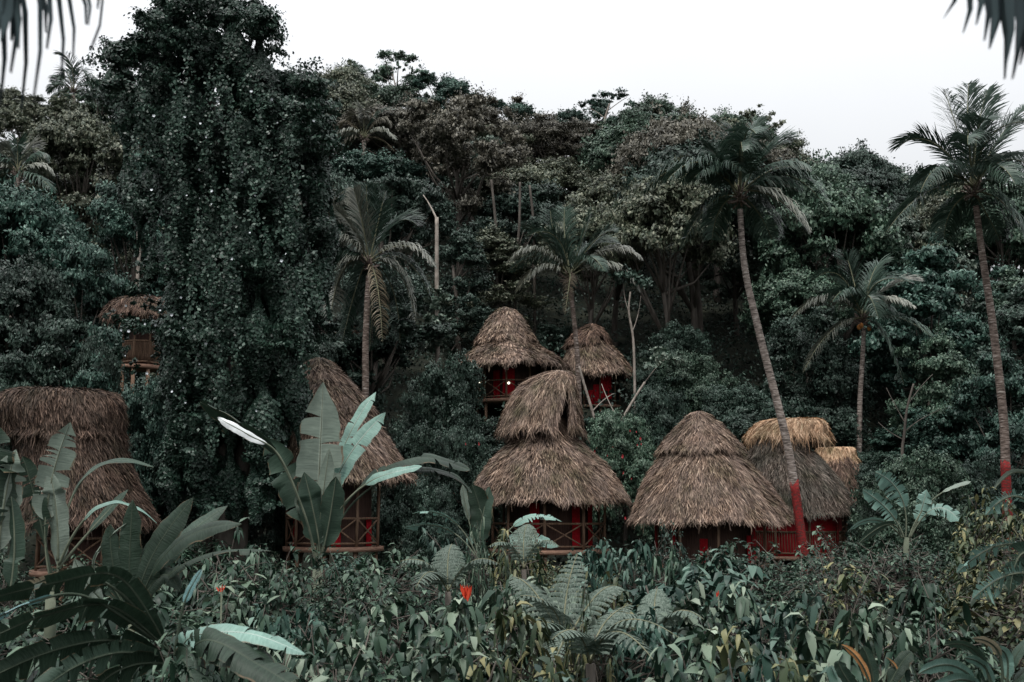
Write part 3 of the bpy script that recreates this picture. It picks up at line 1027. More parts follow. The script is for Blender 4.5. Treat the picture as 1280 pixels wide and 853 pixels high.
def tier(name, sil, Y, mat, parent, org, n=5000, ln=.42, wd=.032, seed=0, gap=None, fringe=.35, lump=.05, squash=1.0, thick=.12):
    """one tier of thatch: a thick shell under a coat of individual straws, with a hanging fringe; gap = (from, to, top) opening angles"""
    rnd = np.random.RandomState(seed)
    pr = roof_surface(sil, Y)
    seg = np.linalg.norm(np.diff(pr[:, 1:], axis=0), axis=1)
    # resample evenly along the slope
    cum = np.concatenate([[0], np.cumsum(seg)])
    uu = np.linspace(0, cum[-1], 24)
    pr = np.stack([np.interp(uu, cum, pr[:, k]) for k in range(3)], 1)
    total = cum[-1]

    ph = rnd.uniform(0, 6.28, 6)

    def pos(th, u, off=0.0):
        q = sample_prof(pr, u)
        wob = 1 + lump * (.5 * np.sin(3 * th + ph[0] + 4 * u) + .35 * np.sin(7 * th + ph[1] - 5 * u) + .25 * np.sin(13 * th + ph[2] + 9 * u) + .2 * np.sin(23 * th + ph[3]))
        r = (q[:, 1]) * wob + off
        return np.stack([q[:, 0] + r * np.sin(th), Y - r * np.cos(th) * squash, q[:, 2] + off * .5 + (.06 * np.sin(5 * th + ph[4]) + .045 * np.sin(13 * th + ph[5]) + .03 * np.sin(29 * th + ph[0])) * u * u], 1)

    def ingap(th, u):
        if gap is None:
            return np.zeros(len(th), bool)
        g0, g1, gu = gap
        half = (g1 - g0) / 2 * np.clip((u - gu) / (1 - gu), 0, 1) ** .7
        return (u > gu) & (np.abs(th - (g0 + g1) / 2) < half)

    # shell (closed, with thickness)
    nth, nu = 72, 20
    TH, UU = np.meshgrid(np.linspace(-math.pi, math.pi, nth, endpoint=False), np.linspace(0, 1, nu))
    th, u = TH.ravel(), UU.ravel()
    V1 = pos(th, u, -.03)
    V2 = pos(th, u, -.03 - thick)
    a = np.arange(nu - 1)[:, None] * nth + np.arange(nth)[None, :]
    b = np.arange(nu - 1)[:, None] * nth + (np.arange(nth)[None, :] + 1) % nth
    q = np.stack([a.ravel(), b.ravel(), (b + nth).ravel(), (a + nth).ravel()], 1)
    mask = ~ingap(th[q].mean(1) if False else th[q[:, 0]], u[q[:, 0]])
    q = q[mask]
    N0 = len(V1)
    rimt = np.arange(nth)
    lo = (nu - 1) * nth
    rim = np.stack([lo + rimt, lo + (rimt + 1) % nth, N0 + lo + (rimt + 1) % nth, N0 + lo + rimt], 1)
    tope = np.stack([rimt, N0 + rimt, N0 + (rimt + 1) % nth, (rimt + 1) % nth], 1)
    if gap is not None:
        rim = rim[~ingap(th[lo + rimt], u[lo + rimt])]
    V = [V1, V2]
    base_q = np.concatenate([q, q[:, ::-1] + N0, rim, tope])
    # straws, laid in overlapping courses
    th = rnd.uniform(-math.pi, math.pi, n)
    rr = sample_prof(pr, rnd.uniform(0, 1, n))[:, 1]
    u = rnd.uniform(0, 1, n)
    # more straws where the circle is wider
    wgt = sample_prof(pr, u)[:, 1] / pr[:, 1].max()
    keep = rnd.uniform(0, 1, n) < np.maximum(wgt, .12)
    th, u = th[keep], u[keep]
    courses = max(4, int(total / .30))
    u = np.clip((np.floor(u * courses) + rnd.beta(1.3, 1.3, len(u)) * .95) / courses, 0, .985)
    keep = ~ingap(th, np.minimum(u + .05, 1))
    th, u = th[keep], u[keep]
    m = len(th)
    L = ln * rnd.uniform(.5, 1.35, m)
    du = L / total
    lift = rnd.uniform(.0, .13, m)
    skew = rnd.normal(0, .09, m) * L / np.maximum(sample_prof(pr, u)[:, 1], .25)
    p0 = pos(th, u, lift * .1)
    u1 = np.minimum(u + du * .5, 1)
    p1 = pos(th + skew, u1, lift * .55 + .02)
    u2 = np.minimum(u + du, 1)
    over = np.maximum(u + du - 1, 0) * total
    p2 = pos(th + skew * 2, u2, lift + .03)
    tn = norm(p2 - p1 + np.array([0, 0, -1e-4]))
    p2 = p2 + tn * over[:, None] * .4 + np.array([0, 0, -1.0]) * over[:, None] * .8
    p1 = p1 + rnd.normal(0, .008, p1.shape)
    p2 = p2 + rnd.normal(0, .02, p2.shape)
    sd = np.stack([np.cos(th), np.sin(th) * squash, np.zeros(m)], 1)
    sd = norm(sd + rnd.normal(0, .35, sd.shape))
    W = wd * rnd.uniform(.4, 1.25, m)[:, None] * .5
    SV = np.stack([p0 - sd * W * .6, p0 + sd * W * .6, p1 - sd * W, p1 + sd * W, p2 - sd * W * .25, p2 + sd * W * .25], 1).reshape(-1, 3)
    k = np.arange(m)[:, None] * 6
    SQ = np.concatenate([k + np.array([[0, 1, 3, 2]]), k + np.array([[2, 3, 5, 4]])])
    V.append(SV)
    # fringe
    nf = int(pr[-1, 1] * 2 * math.pi / .018 * 1.0)
    th = rnd.uniform(-math.pi, math.pi, nf)
    if gap is not None:
        th = th[~ingap(th, np.ones(len(th)))]
        # shaggy lips of the opening
        ng = 420
        s_ = rnd.choice([-1, 1], ng)
        ug = rnd.uniform(gap[2], 1, ng)
        hg = (gap[1] - gap[0]) / 2 * np.clip((ug - gap[2]) / (1 - gap[2]), 0, 1) ** .7
        thg = (gap[0] + gap[1]) / 2 + s_ * (hg + rnd.uniform(-.02, .05, ng))
    nf = len(th)
    uf = rnd.uniform(.93, 1, nf)
    q0 = pos(th, uf, rnd.uniform(-.10, .04, nf))
    if gap is not None:
        q0 = np.concatenate([q0, pos(thg, ug, rnd.uniform(-.02, .06, ng))])
        th = np.concatenate([th, thg]); nf = len(th)
    out = np.stack([np.sin(th), -np.cos(th), np.zeros(nf)], 1)
    Lf = fringe * rnd.uniform(.35, 1.25, nf)[:, None]
    clump = .7 + .5 * np.sin(11 * th + ph[5])[:, None] * np.sin(29 * th)[:, None]
    Lf = Lf * np.clip(clump, .45, 1.3)
    q1 = q0 + (out * .45 + np.array([0, 0, -.85]) + rnd.normal(0, .12, (nf, 3))) * Lf * .5
    q2 = q1 + (out * .12 + np.array([0, 0, -1.0]) + rnd.normal(0, .16, (nf, 3))) * Lf * .5
    sd = norm(np.stack([np.cos(th), np.sin(th), np.zeros(nf)], 1) + rnd.normal(0, .3, (nf, 3)))
    W = wd * rnd.uniform(.5, 1.2, nf)[:, None] * .5
    FV = np.stack([q0 - sd * W, q0 + sd * W, q1 - sd * W, q1 + sd * W, q2 - sd * W * .2, q2 + sd * W * .2], 1).reshape(-1, 3)
    k = np.arange(nf)[:, None] * 6
    FQ = np.concatenate([k + np.array([[0, 1, 3, 2]]), k + np.array([[2, 3, 5, 4]])])
    V.append(FV)
    allQ = np.concatenate([base_q, SQ + 2 * N0, FQ + 2 * N0 + len(SV)])
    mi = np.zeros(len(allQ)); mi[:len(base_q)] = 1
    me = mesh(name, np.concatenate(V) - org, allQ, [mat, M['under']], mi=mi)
    return obj(name, me, parent), pr


def hut(label, Y, tiers, floor_py, posts=9, body=.70, wall='darkwood', rail=True, curtains=(), lamps=(), seed=0, group='thatched huts on the slope',
        stilts=True, red_post=False, wallr=.52, balusters=False, front_only=False):
    last = tiers[-1]
    pr = roof_surface(last['sil'], Y)
    cx, R, ez = pr[-1]
    fz = P(0, floor_py, Y)[2]
    gz = float(ground(cx, Y))
    gmin = min(float(ground(cx, Y - R)), gz, fz - .3)
    org = np.array([cx, Y, min(gz, fz - .2)])
    t = thing('thatched_hut', label, 'hut', org, group)
    rnd = np.random.RandomState(seed + 77)
    for i, tr in enumerate(tiers):
        tier(tr.get('name', 'roof_tier'), tr['sil'], Y, M[tr.get('mat', 'thatch')], t, org, int(tr.get('n', 9000) * 1.3), tr.get('ln', .42), tr.get('wd', .032), seed * 10 + i,
             tr.get('gap'), tr.get('fringe', .35), tr.get('lump', .05), tr.get('squash', 1.0))
    rp = R * body
    ctr = np.array([0, 0, 0.0])
    zt = ez + (R - rp) * .55 - org[2]
    zf = fz - org[2]
    # round platform with a timber rim
    mb = MB()
    k = 28
    top = [(rp * 1.08 * math.cos(6.2832 * i / k), rp * 1.08 * math.sin(6.2832 * i / k)) for i in range(k)]
    V = [(x, y, zf) for x, y in top] + [(x, y, zf - .16) for x, y in top] + [(0, 0, zf), (0, 0, zf - .16)]
    mb.add(V, [(i + k, (i + 1) % k + k, (i + 1) % k, i) for i in range(k)], [(i, (i + 1) % k, 2 * k) for i in range(k)] + [((i + 1) % k + k, i + k, 2 * k + 1) for i in range(k)])
    mb.build('platform', M['plank'], t)
    # inner wall: a many-sided room
    mb = MB()
    rw = R * wallr
    kk = 24
    ring = [(rw * math.cos(6.2832 * i / kk), rw * math.sin(6.2832 * i / kk)) for i in range(kk)]
    ztop = zt + .5
    V = [(x, y, zf + .01) for x, y in ring] + [(x, y, ztop) for x, y in ring]
    mb.add(V, [(i, (i + 1) % kk, (i + 1) % kk + kk, i + kk) for i in range(kk)])
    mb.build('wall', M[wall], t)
    ang0 = -math.pi / 2 + rnd.uniform(-.12, .12)
    pp = []
    for i in range(posts):
        a = ang0 + 2 * math.pi * i / posts
        pp.append((rp * math.cos(a), rp * math.sin(a)))
    for i, (x, y) in enumerate(pp):
        mb = MB()
        mb.beam((x, y, zf), (x * 1.01, y * 1.01, zt + .25), .055 * (R / 3) ** .5, 8)
        mb.build('post', M['redpaint'] if (red_post and i % 2) else M['wood'], t, True)
        if stilts:
            gl = float(ground(cx + x, Y + y)) - org[2] - .3
            if gl < zf - .2:
                mb = MB()
                mb.beam((x * .95, y * .95, gl), (x * .95, y * .95, zf - .16), .075, 8)
                mb.build('stilt', M['wood'], t, True)
    if rail:
        for i in range(posts):
            (x0, y0), (x1, y1) = pp[i], pp[(i + 1) % posts]
            if (y0 + y1) / 2 > R * .25:
                continue
            mb = MB()
            h1, h0 = zf + .95, zf + .12
            mb.beam((x0, y0, h1), (x1, y1, h1), .042)
            mb.beam((x0, y0, h0), (x1, y1, h0), .035)
            if balusters:
                for j in range(1, 12):
                    f = j / 12
                    x, y = x0 + (x1 - x0) * f, y0 + (y1 - y0) * f
                    mb.beam((x, y, h0), (x, y, h1), .016, 5)
            else:
                mb.beam((x0, y0, h0), (x1, y1, h1), .028)
                mb.beam((x0 * 1.01, y0 * 1.01, h1), (x1 * 1.01, y1 * 1.01, h0), .028)
            mb.build('railing', M['wood'], t, True)
    for (pxc, w_, zlo, zhi) in curtains:
        # hanging folded cloth just outside the wall
        xw = (pxc - 640) / F * Y - cx
        xw = max(min(xw, rw * .93), -rw * .93)
        a = math.asin(xw / rw)
        ww = w_ / F * Y / 2
        mb = MB()
        mseg = 14
        V = []
        for j in range(mseg + 1):
            f = j / mseg * 2 - 1
            aa = a + f * ww / rw
            rr = rw + .10 + .035 * math.sin(j * 2.3)
            x, y = rr * math.sin(aa), -rr * math.cos(aa)
            V += [(x, y, zf + zlo), (x * .995, y * .995, zf + (zlo + zhi) / 2), (x * .99, y * .99, zf + zhi)]
        Q = []
        for j in range(mseg):
            for q_ in range(2):
                Q.append((j * 3 + q_, j * 3 + 3 + q_, j * 3 + 4 + q_, j * 3 + 1 + q_))
        n0 = len(V)
        V += [(x * .985, y * .985, z) for x, y, z in V]
        Q += [tuple(i + n0 for i in q_[::-1]) for q_ in Q]
        mb.add(V, Q)
        mb.build('curtain', M['cloth'], t, True)
    for (lx, ly) in lamps:
        x = (lx - 640) / F * Y - cx
        z = P(lx, ly, Y - rp)[2] - org[2]
        mb = MB()
        th = np.linspace(0, math.pi, 7)
        yb = -math.sqrt(max(rp * rp - x * x, .01)) - .02
        mb.tube([np.array([x, yb, z + .07 * math.cos(q)]) for q in th], np.maximum(.07 * np.sin(th), .004), 8)
        mb.build('lamp_globe', M['bulb'], t, True)
    return t


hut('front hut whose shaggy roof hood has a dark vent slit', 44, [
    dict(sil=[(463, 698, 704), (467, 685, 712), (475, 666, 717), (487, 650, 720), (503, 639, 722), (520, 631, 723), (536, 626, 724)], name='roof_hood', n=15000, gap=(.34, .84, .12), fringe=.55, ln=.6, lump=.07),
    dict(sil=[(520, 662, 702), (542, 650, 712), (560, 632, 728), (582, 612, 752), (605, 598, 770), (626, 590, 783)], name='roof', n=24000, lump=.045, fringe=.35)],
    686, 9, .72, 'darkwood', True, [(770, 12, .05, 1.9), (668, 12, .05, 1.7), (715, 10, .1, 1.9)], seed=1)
hut('broad conical hut with red walls and evenly tiered brown thatch', 42, [
    dict(sil=[(514, 871, 876), (520, 864, 883), (531, 853, 896), (543, 842, 908), (554, 833, 919), (563, 827, 926)], name='roof_cap', n=14000, lump=.05, fringe=.35),
    dict(sil=[(556, 840, 912), (572, 829, 926), (590, 816, 941), (612, 803, 957), (632, 795, 971), (649, 790, 981)], name='roof', n=28000, lump=.045, fringe=.4)],
    704, 9, .70, 'darkwood', False, [(868, 9, .05, .9), (925, 16, .05, 1.0), (948, 22, .0, 1.7), (838, 6, .0, 1.5)], seed=2, wallr=.55, red_post=True)
hut('grey thatched hut topped by a wide cap of fresh orange straw', 47, [
    dict(sil=[(523, 985, 1010), (527, 960, 1026), (534, 945, 1032), (544, 938, 1032)], name='straw_cap', mat='straw', n=7000, fringe=.75, ln=.65, lump=.09, squash=.8),
    dict(sil=[(540, 950, 1010), (552, 944, 1010), (570, 940, 1008)], name='roof_neck', mat='thatchgrey', n=5000, lump=.05),
    dict(sil=[(562, 950, 1010), (578, 940, 1026), (600, 934, 1044), (622, 931, 1057), (641, 928, 1064)], name='roof', mat='thatchgrey', n=18000, lump=.045)],
    694, 9, .84, 'redwall', True, seed=3, wallr=.78, red_post=True, balusters=True)
hut('low hut with a stub of golden straw on its roof beside the orange-capped one', 52, [
    dict(sil=[(559, 1034, 1056), (562, 1024, 1066), (574, 1022, 1068)], name='straw_cap', mat='straw', n=3500, fringe=.7, ln=.6, squash=.8),
    dict(sil=[(570, 1030, 1064), (590, 1020, 1078), (612, 1010, 1092), (632, 1000, 1104)], name='roof', mat='thatchred', n=12000)],
    678, 8, .75, 'darkwood', True, [(1068, 9, .05, 1.9)], seed=4)
hut('steep cone hut behind the big banana plant, with cross-braced railing', 40, [
    dict(sil=[(447, 395, 404), (452, 388, 410), (464, 376, 422), (480, 366, 438), (500, 352, 456), (514, 344, 467)], name='roof_cap', n=12000, lump=.04, fringe=.45, mat='thatch'),
    dict(sil=[(496, 368, 444), (520, 350, 463), (545, 340, 480), (570, 333, 495), (590, 327, 508), (598, 324, 514)], name='roof', n=24000, lump=.045, mat='thatch', fringe=.4)],
    683, 9, .60, 'darkwood', True, [(377, 9, .02, 1.0), (430, 10, .02, 1.0), (466, 10, .02, 1.0)], seed=5, wallr=.48)
hut('dark flat-topped hut with thatch hanging down its sides', 35, [
    dict(sil=[(490, 40, 115), (492, 22, 134), (497, 10, 145), (512, 3, 151), (532, 8, 152), (545, 14, 150)], name='roof_cap', mat='thatchold', n=13000, lump=.04, fringe=.5),
    dict(sil=[(530, 22, 146), (560, 26, 152), (590, 30, 160), (615, 30, 170), (640, 28, 182), (652, 26, 188)], name='roof', mat='thatchold', n=22000, lump=.04, fringe=.5)],
    712, 8, .7, 'darkwood', True, seed=6)
hut('two-tier upper hut on stilts with red cloth and lit balcony lamps', 60, [
    dict(sil=[(384, 628, 633), (389, 621, 642), (398, 614, 651), (410, 606, 658), (420, 600, 664), (427, 597, 668)], name='roof_cap', n=11000, wd=.06, ln=.5),
    dict(sil=[(420, 610, 656), (431, 602, 668), (441, 591, 682), (451, 578, 697), (459, 568, 708)], name='roof', n=16000, wd=.06, ln=.5, fringe=.5)],
    502, 9, .62, 'darkwood', True, [(622, 9, .0, 1.5), (636, 14, .2, 1.6)], lamps=[(600, 477), (636, 479)], seed=7, wallr=.45)
hut('small upper hut half hidden by branches, with bright red cloth below its eave', 63, [
    dict(sil=[(405, 738, 744), (411, 728, 750), (420, 716, 758), (431, 709, 763)], name='roof_cap', n=5000, wd=.06, ln=.5, gap=(.35, .8, .3), mat='thatchred'),
    dict(sil=[(426, 720, 756), (440, 710, 769), (455, 706, 781), (468, 703, 791)], name='roof', n=12000, wd=.06, ln=.5, fringe=.5, mat='thatch')],
    508, 8, .62, 'darkwood', False, [(745, 8, 0, 1.1), (755, 15, .3, 1.6), (738, 6, 0, .8)], seed=8, wallr=.5)
hut('little hut with a slatted balcony peeping out beside the vine-draped tree', 46, [
    dict(sil=[(372, 168, 186), (375, 156, 200), (381, 145, 212), (389, 139, 219), (396, 136, 222)], name='roof', n=7000, mat='thatchred', fringe=.6, ln=.5)],
    458, 8, .55, 'darkwood', True, seed=9, wallr=.35, balusters=True)
hut('shadowed hut with a touch of red behind the palm with hanging dead fronds', 59, [
    dict(sil=[(404, 430, 440), (414, 418, 450), (428, 410, 460), (438, 404, 468)], name='roof', n=8000, mat='thatchred', wd=.06)],
    478, 8, .6, 'darkwood', False, [(433, 6, 0, 1.0), (459, 5, 0, 1.0)], seed=10, wallr=.5)


# ------------------------------------------------------------------ the vine-draped tree
def vine_tree():
    Y = 38
    rnd = np.random.RandomState(42)
    base = P(285, 690, Y)
    gz = float(ground(base[0], Y))
    org = np.array([base[0], Y, gz])
    t = thing('vine_draped_tree', 'huge dark tree draped to the ground in creepers dotted with white blossoms', 'tree', org)
    mpx = Y / F
    C, N = [], []
    # hanging curtains: columns of leaves (x centre px, top py, bottom py, radius px)
    cols = [(150, 78, 190, 18), (229, 60, 240, 24), (304, 20, 240, 26), (320, 30, 260, 24), (200, 70, 260, 24), (345, 90, 300, 22), (165, 60, 320, 20), (188, 40, 350, 24), (212, 20, 470, 22), (225, 0, 560, 26), (228, 90, 640, 24), (245, -15, 640, 26), (262, 10, 660, 26), (280, -10, 660, 26),
            (300, 5, 660, 26), (318, 10, 655, 26), (335, 60, 640, 26), (350, 90, 610, 24), (365, 100, 560, 24), (380, 115, 480, 22), (395, 130, 440, 18), (404, 140, 400, 12),
            (232, 330, 600, 18), (218, 400, 660, 20), (340, 300, 640, 22), (255, 200, 660, 30), (300, 220, 660, 30), (230, 250, 620, 26), (330, 240, 620, 26)]
    for cx, y0, y1, r in cols:
        dY = rnd.uniform(-2.0, .6) * (1 - abs(cx - 285) / 160)
        hpx = y1 - y0
        n = int(hpx * r * 2.1)
        py = rnd.uniform(y0, y1, n)
        wob = np.sin(py * .045 + cx) * 5 + np.sin(py * .013 + cx * 2) * 8
        prof = r * (.55 + .45 * np.sin(py * .06 + cx * .3)) * np.clip((py - y0) / 30 + .35, 0, 1) * np.clip((y1 - py) / 60, .35, 1)
        a = rnd.uniform(0, 6.28, n)
        rr = prof * (1 - np.abs(rnd.normal(0, .18, n)))
        q = np.array([P(cx, y, Y + dY) for y in py])
        q[:, 0] += (wob + rr * np.sin(a)) * mpx
        q[:, 1] += -rr * np.cos(a) * mpx * 1.3
        C.append(q)
        N.append(norm(np.stack([np.sin(a), -np.cos(a), np.full(n, .35)], 1) + rnd.normal(0, .4, (n, 3))))
    # loose leafy boughs over the top and shoulders
    for i in range(95):
        u = rnd.uniform()
        sx = rnd.uniform(140, 405)
        topy = np.interp(sx, [130, 165, 210, 250, 285, 330, 350, 370, 405], [80, 45, 0, -15, -10, 8, 50, 80, 125])
        sy = topy + abs(rnd.normal(0, 50)) + 2
        c = P(sx, sy, Y + rnd.uniform(-2.4, 2.2))
        r = np.array([1, 1, .55]) * rnd.uniform(.35, .8)
        p, nr = pad_points(c, r, int(900 * r[0]), rnd=rnd)
        C.append(p); N.append(nr)
    # shelves of foliage in its face, and sprigs sticking out of the outline
    for i in range(46):
        sx = 284 + float(np.clip(rnd.normal(0, .5), -1, 1)) * 112
        top_ = float(np.interp(sx, [165, 200, 250, 330, 350, 380, 402], [95, 70, 45, 50, 100, 130, 160]))
        y0 = top_ + rnd.uniform(0, 1) ** 1.2 * (380 if sx > 205 else 170)
        bot_ = float(np.interp(sx, [165, 190, 206, 240, 345, 372, 402], [300, 345, 480, 640, 630, 520, 400]))
        y1 = min(y0 + rnd.uniform(40, 190), bot_ - rnd.uniform(0, 50))
        m = int((y1 - y0) * 2.4)
        if m < 12:
            continue
        py = rnd.uniform(y0, y1, m)
        q = np.array([P(sx, y, Y - 2.2) for y in py])
        q[:, 0] += (7 * np.sin(py * .021 + i) + 3 * np.sin(py * .06 + 2 * i)) * mpx
        q[:, 1] += .5 * math.sin(i * 7.3)
        C.append(q + rnd.normal(0, 1, (m, 3)) * (.06 + .10 * (np.sin(py * .08 + i) ** 2))[:, None]); N.append(norm(rnd.normal(0, .6, (m, 3)) + np.array([0, -1, .4])))
    for i in range(52):
        sx, sy = rnd.uniform(170, 395), rnd.uniform(120, 640)
        if sy > 450 and (sx < 205 or sx > 350): continue
        c = P(sx, sy, Y - rnd.uniform(1.2, 2.6))
        p, nr = pad_points(c, np.array([.7, .6, .28]) * rnd.uniform(.5, 1.1), 330, rnd=rnd)
        C.append(p); N.append(nr)
    for sx, sy in [(168, 352), (178, 357), (163, 362), (172, 366), (140, 396), (152, 402), (172, 378), (184, 376), (196, 384), (204, 392), (165, 404), (178, 408), (190, 410), (200, 416), (206, 425), (198, 432), (200, 448), (196, 440), (207, 460), (158, 425), (152, 440), (155, 458), (170, 462)]:
        p, nr = pad_points(P(sx, sy, Y + 1.5), np.array([.30, .25, .35]), 120, rnd=rnd)
        C.append(p); N.append(nr)
    for sx, sy, ex, ey in [(150, 80, 108, 70), (150, 85, 115, 110), (340, 50, 352, 35), (370, 90, 396, 78), (320, 10, 345, 40), (395, 140, 412, 160), (210, 10, 198, -5), (330, 30, 345, 22)]:
        for k in range(14):
            f = k / 13
            c = P(sx + (ex - sx) * f, sy + (ey - sy) * f + 6 * f * f, Y)
            m = 16
            C.append(c + rnd.normal(0, .16, (m, 3))); N.append(norm(rnd.normal(size=(m, 3)) + np.array([0, 0, .6])))
    C = np.concatenate(C) - org; N = np.concatenate(N)
    L = .118 * rnd.uniform(.6, 1.4, len(C))
    V, Q = diamonds(C, N, L, L * .7, rnd)
    obj('crown', mesh('vine_crown', V, Q, M['vine']), t)
    mb = MB()
    for (x0, x1, r) in [(285, 262, .42), (300, 330, .28), (262, 215, .22)]:
        pts = [P(x0 + (x1 - x0) * (i / 6) ** 1.3, 690 - i * 100, Y + .4) - org for i in range(7)]
        pts[0][2] = -.5
        mb.tube(pts, np.linspace(r, r * .3, 7), 8)
    for i in range(16):
        a = P(rnd.uniform(240, 320), rnd.uniform(80, 300), Y + .3) - org
        b = a + np.array([rnd.uniform(-2.6, 2.6), rnd.uniform(-1, 1), rnd.uniform(.6, 2.4)])
        mb.tube([a, (a + b) / 2 + np.array([0, 0, .3]), b], [.09, .06, .02], 5)
    mb.build('trunk', M['trunk'], t, True)
    # white blossoms
    fl = MB()
    for k in range(5):
        a = 6.283 * k / 5
        d = np.array([math.cos(a), 0, math.sin(a)]); s_ = np.array([-math.sin(a), 0, math.cos(a)])
        fl.add([(0, 0, 0), d * .045 + s_ * .03 + (0, -.02, 0), d * .085 + (0, -.03, 0), d * .045 - s_ * .03 + (0, -.02, 0)], [(0, 1, 2, 3)])
    fm = mesh('blossom', np.concatenate(fl.V), np.concatenate(fl.Q), M['whiteflower'])
    for i in range(48):
        sx, sy = rnd.uniform(180, 395), rnd.uniform(110, 560)
        if i < 8: sx, sy = rnd.uniform(150, 215), rnd.uniform(380, 470)
        if sx > 360 and sy > 420: continue
        o = obj('blossom', fm, t, (P(sx, sy, Y - rnd.uniform(2.3, 3.0)) - org).tolist())
        o.rotation_euler = (rnd.uniform(-.6, .6), 0, rnd.uniform(-.8, .8))
        s_ = rnd.uniform(.3, .72)
        o.scale = (s_, s_, s_)
    return t


vine_tree()


# ------------------------------------------------------------------ single trees with a character of their own
def stand(px, py, H, D, shape, colour, label, Y=None, name='broadleaf_tree', cat='tree', v=0, trunk=None, group=None):
    """puts a tree so that its crown top shows at the pixel"""
    top = P(px, py, Y)
    g = float(ground(top[0], Y))
    H = max(top[2] - g, 1.0)
    return make_tree(name, label, cat, top[0], Y, H, D, shape, colour, v, group, trunk=trunk)


# bare and slender stems
def stem_tree(label, Y, path, r0, r1, branches=(), mat='trunkpale', leaves=None, name='slender_tree', cat='tree', to_ground=True):
    pts = [P(x, y, Y) for x, y in path]
    g = float(ground(pts[0][0], Y))
    if to_ground and g < pts[0][2]:
        pts = [np.array([pts[0][0], Y, g - .3])] + pts
    org = np.array([pts[0][0], Y, g])
    t = thing(name, label, cat, org)
    mb = MB()
    C = bez(pts, 20) - org
    mb.tube(C, np.linspace(r0, r1, 20), 8)
    mb.build('trunk', M[mat], t, True)
    for br in branches:
        b = MB()
        q = bez([P(x, y, Y + (k * .4 if k else 0)) for k, (x, y) in enumerate(br)], 10) - org
        b.tube(q, np.linspace(r1 * .6, r1 * .25, 10), 6)
        b.build('branch', M[mat], t, True)
    if leaves:
        C_, N_ = [], []
        for (x, y, r, n_) in leaves['pads']:
            p, nr = pad_points(P(x, y, Y) - org, np.array([1, 1, .6]) * r / F * Y, n_)
            C_.append(p); N_.append(nr)
        C_ = np.concatenate(C_); N_ = np.concatenate(N_)
        L = leaves.get('L', .22) * rs.uniform(.6, 1.3, len(C_))
        V, Q = diamonds(C_, N_, L, L * .55)
        obj('crown', mesh('crown', V, Q, M[leaves['mat']]), t)
    return t


stem_tree('pale broken trunk standing bare above a pillar of creepers', 56, [(547, 440), (546, 360), (546, 272)], .13, .09, [[(546, 275), (538, 258), (529, 244)]],
          leaves=dict(mat='pale', L=.26, pads=[(547, y + rs.uniform(-5, 5), rs.uniform(13, 21), 230) for y in range(365, 440, 9)]))
stem_tree('thin pale crooked stem rising beside the palm between the upper huts', 55, [(793, 462), (791, 420), (786, 390), (788, 365)], .07, .04, [[(790, 415), (797, 395), (801, 370)], [(786, 390), (781, 372), (779, 352)]], leaves=dict(mat='dark', pads=[(782, 345, 22, 400), (800, 355, 18, 300)]))
stem_tree('mottled stem leaning across the hillside above the hooded hut', 50, [(762, 560), (775, 530), (792, 500), (806, 478)], .07, .05, [[(792, 500), (812, 470), (830, 450)], [(775, 530), (760, 500), (752, 480)]],
          leaves=dict(mat='pale', L=.2, pads=[(826, 445, 18, 420), (812, 458, 14, 300), (845, 452, 12, 200)]))
stem_tree('speckled stem slanting up beside the small upper hut', 52, [(752, 560), (742, 520), (730, 480), (724, 458)], .08, .05, [[(740, 515), (755, 500), (768, 492)]], leaves=dict(mat='teal', L=.2, pads=[(728, 560, 20, 500), (745, 590, 22, 500), (735, 530, 12, 200)]))
stem_tree('leafless grey tree with forked limbs below the coconut palm', 50, [(1128, 575), (1130, 545), (1134, 510), (1142, 480)], .08, .04,
          [[(1131, 540), (1150, 525), (1176, 512)], [(1132, 530), (1118, 505), (1108, 485)], [(1136, 505), (1150, 485), (1166, 468)], [(1130, 550), (1112, 540), (1098, 528)]], mat='trunk')
for k, (x0, y0, x1, y1, Yk, lb) in enumerate([
        (622, 345, 614, 225, 68, 'grey trunk in the gap above the two-tier hut, first from the broken trunk'),
        (644, 340, 650, 228, 70, 'grey trunk in the dark gap over the two-tier hut, thinnest of its row'),
        (668, 330, 662, 232, 70, 'grey trunk under the brown crown beside the palm between the upper huts'),
        (172, 345, 172, 290, 60, 'speckled bare trunk showing beside the vine-draped tree above the little balcony'),
        ]):
    stem_tree(lb, Yk, [(x0, y0), ((x0 + x1) / 2 + 2, (y0 + y1) / 2), (x1, y1)], .11, .07, mat='trunkpale' if k == 3 else 'trunk', name='slender_tree')

# open-crowned trees on the skyline
stem_tree('delicate open tree of few leaf rosettes rising highest on the skyline', 104, [(498, 150), (495, 112), (490, 92)], .1, .06,
          [[(495, 110), (480, 98), (468, 92)], [(494, 105), (508, 95), (520, 88)], [(492, 98), (490, 82), (488, 72)]],
          leaves=dict(mat='green', L=.34, pads=[(468, 92, 9, 55), (478, 86, 8, 50), (489, 72, 9, 60), (497, 82, 7, 45), (508, 84, 8, 50), (520, 90, 8, 50), (474, 100, 7, 45), (512, 96, 6, 30), (486, 92, 7, 30), (500, 72, 6, 30)]))
stem_tree('umbrella-shaped open tree arching over the skyline above the small upper hut', 102, [(752, 180), (756, 150), (762, 130)], .14, .08,
          [[(756, 148), (742, 138), (728, 132)], [(758, 140), (774, 128), (784, 122)]],
          leaves=dict(mat='teal', L=.26, pads=[(728, 134, 10, 190), (740, 126, 12, 230), (752, 120, 12, 230), (765, 117, 12, 230), (778, 121, 11, 200), (788, 130, 9, 150), (720, 142, 9, 140)]))
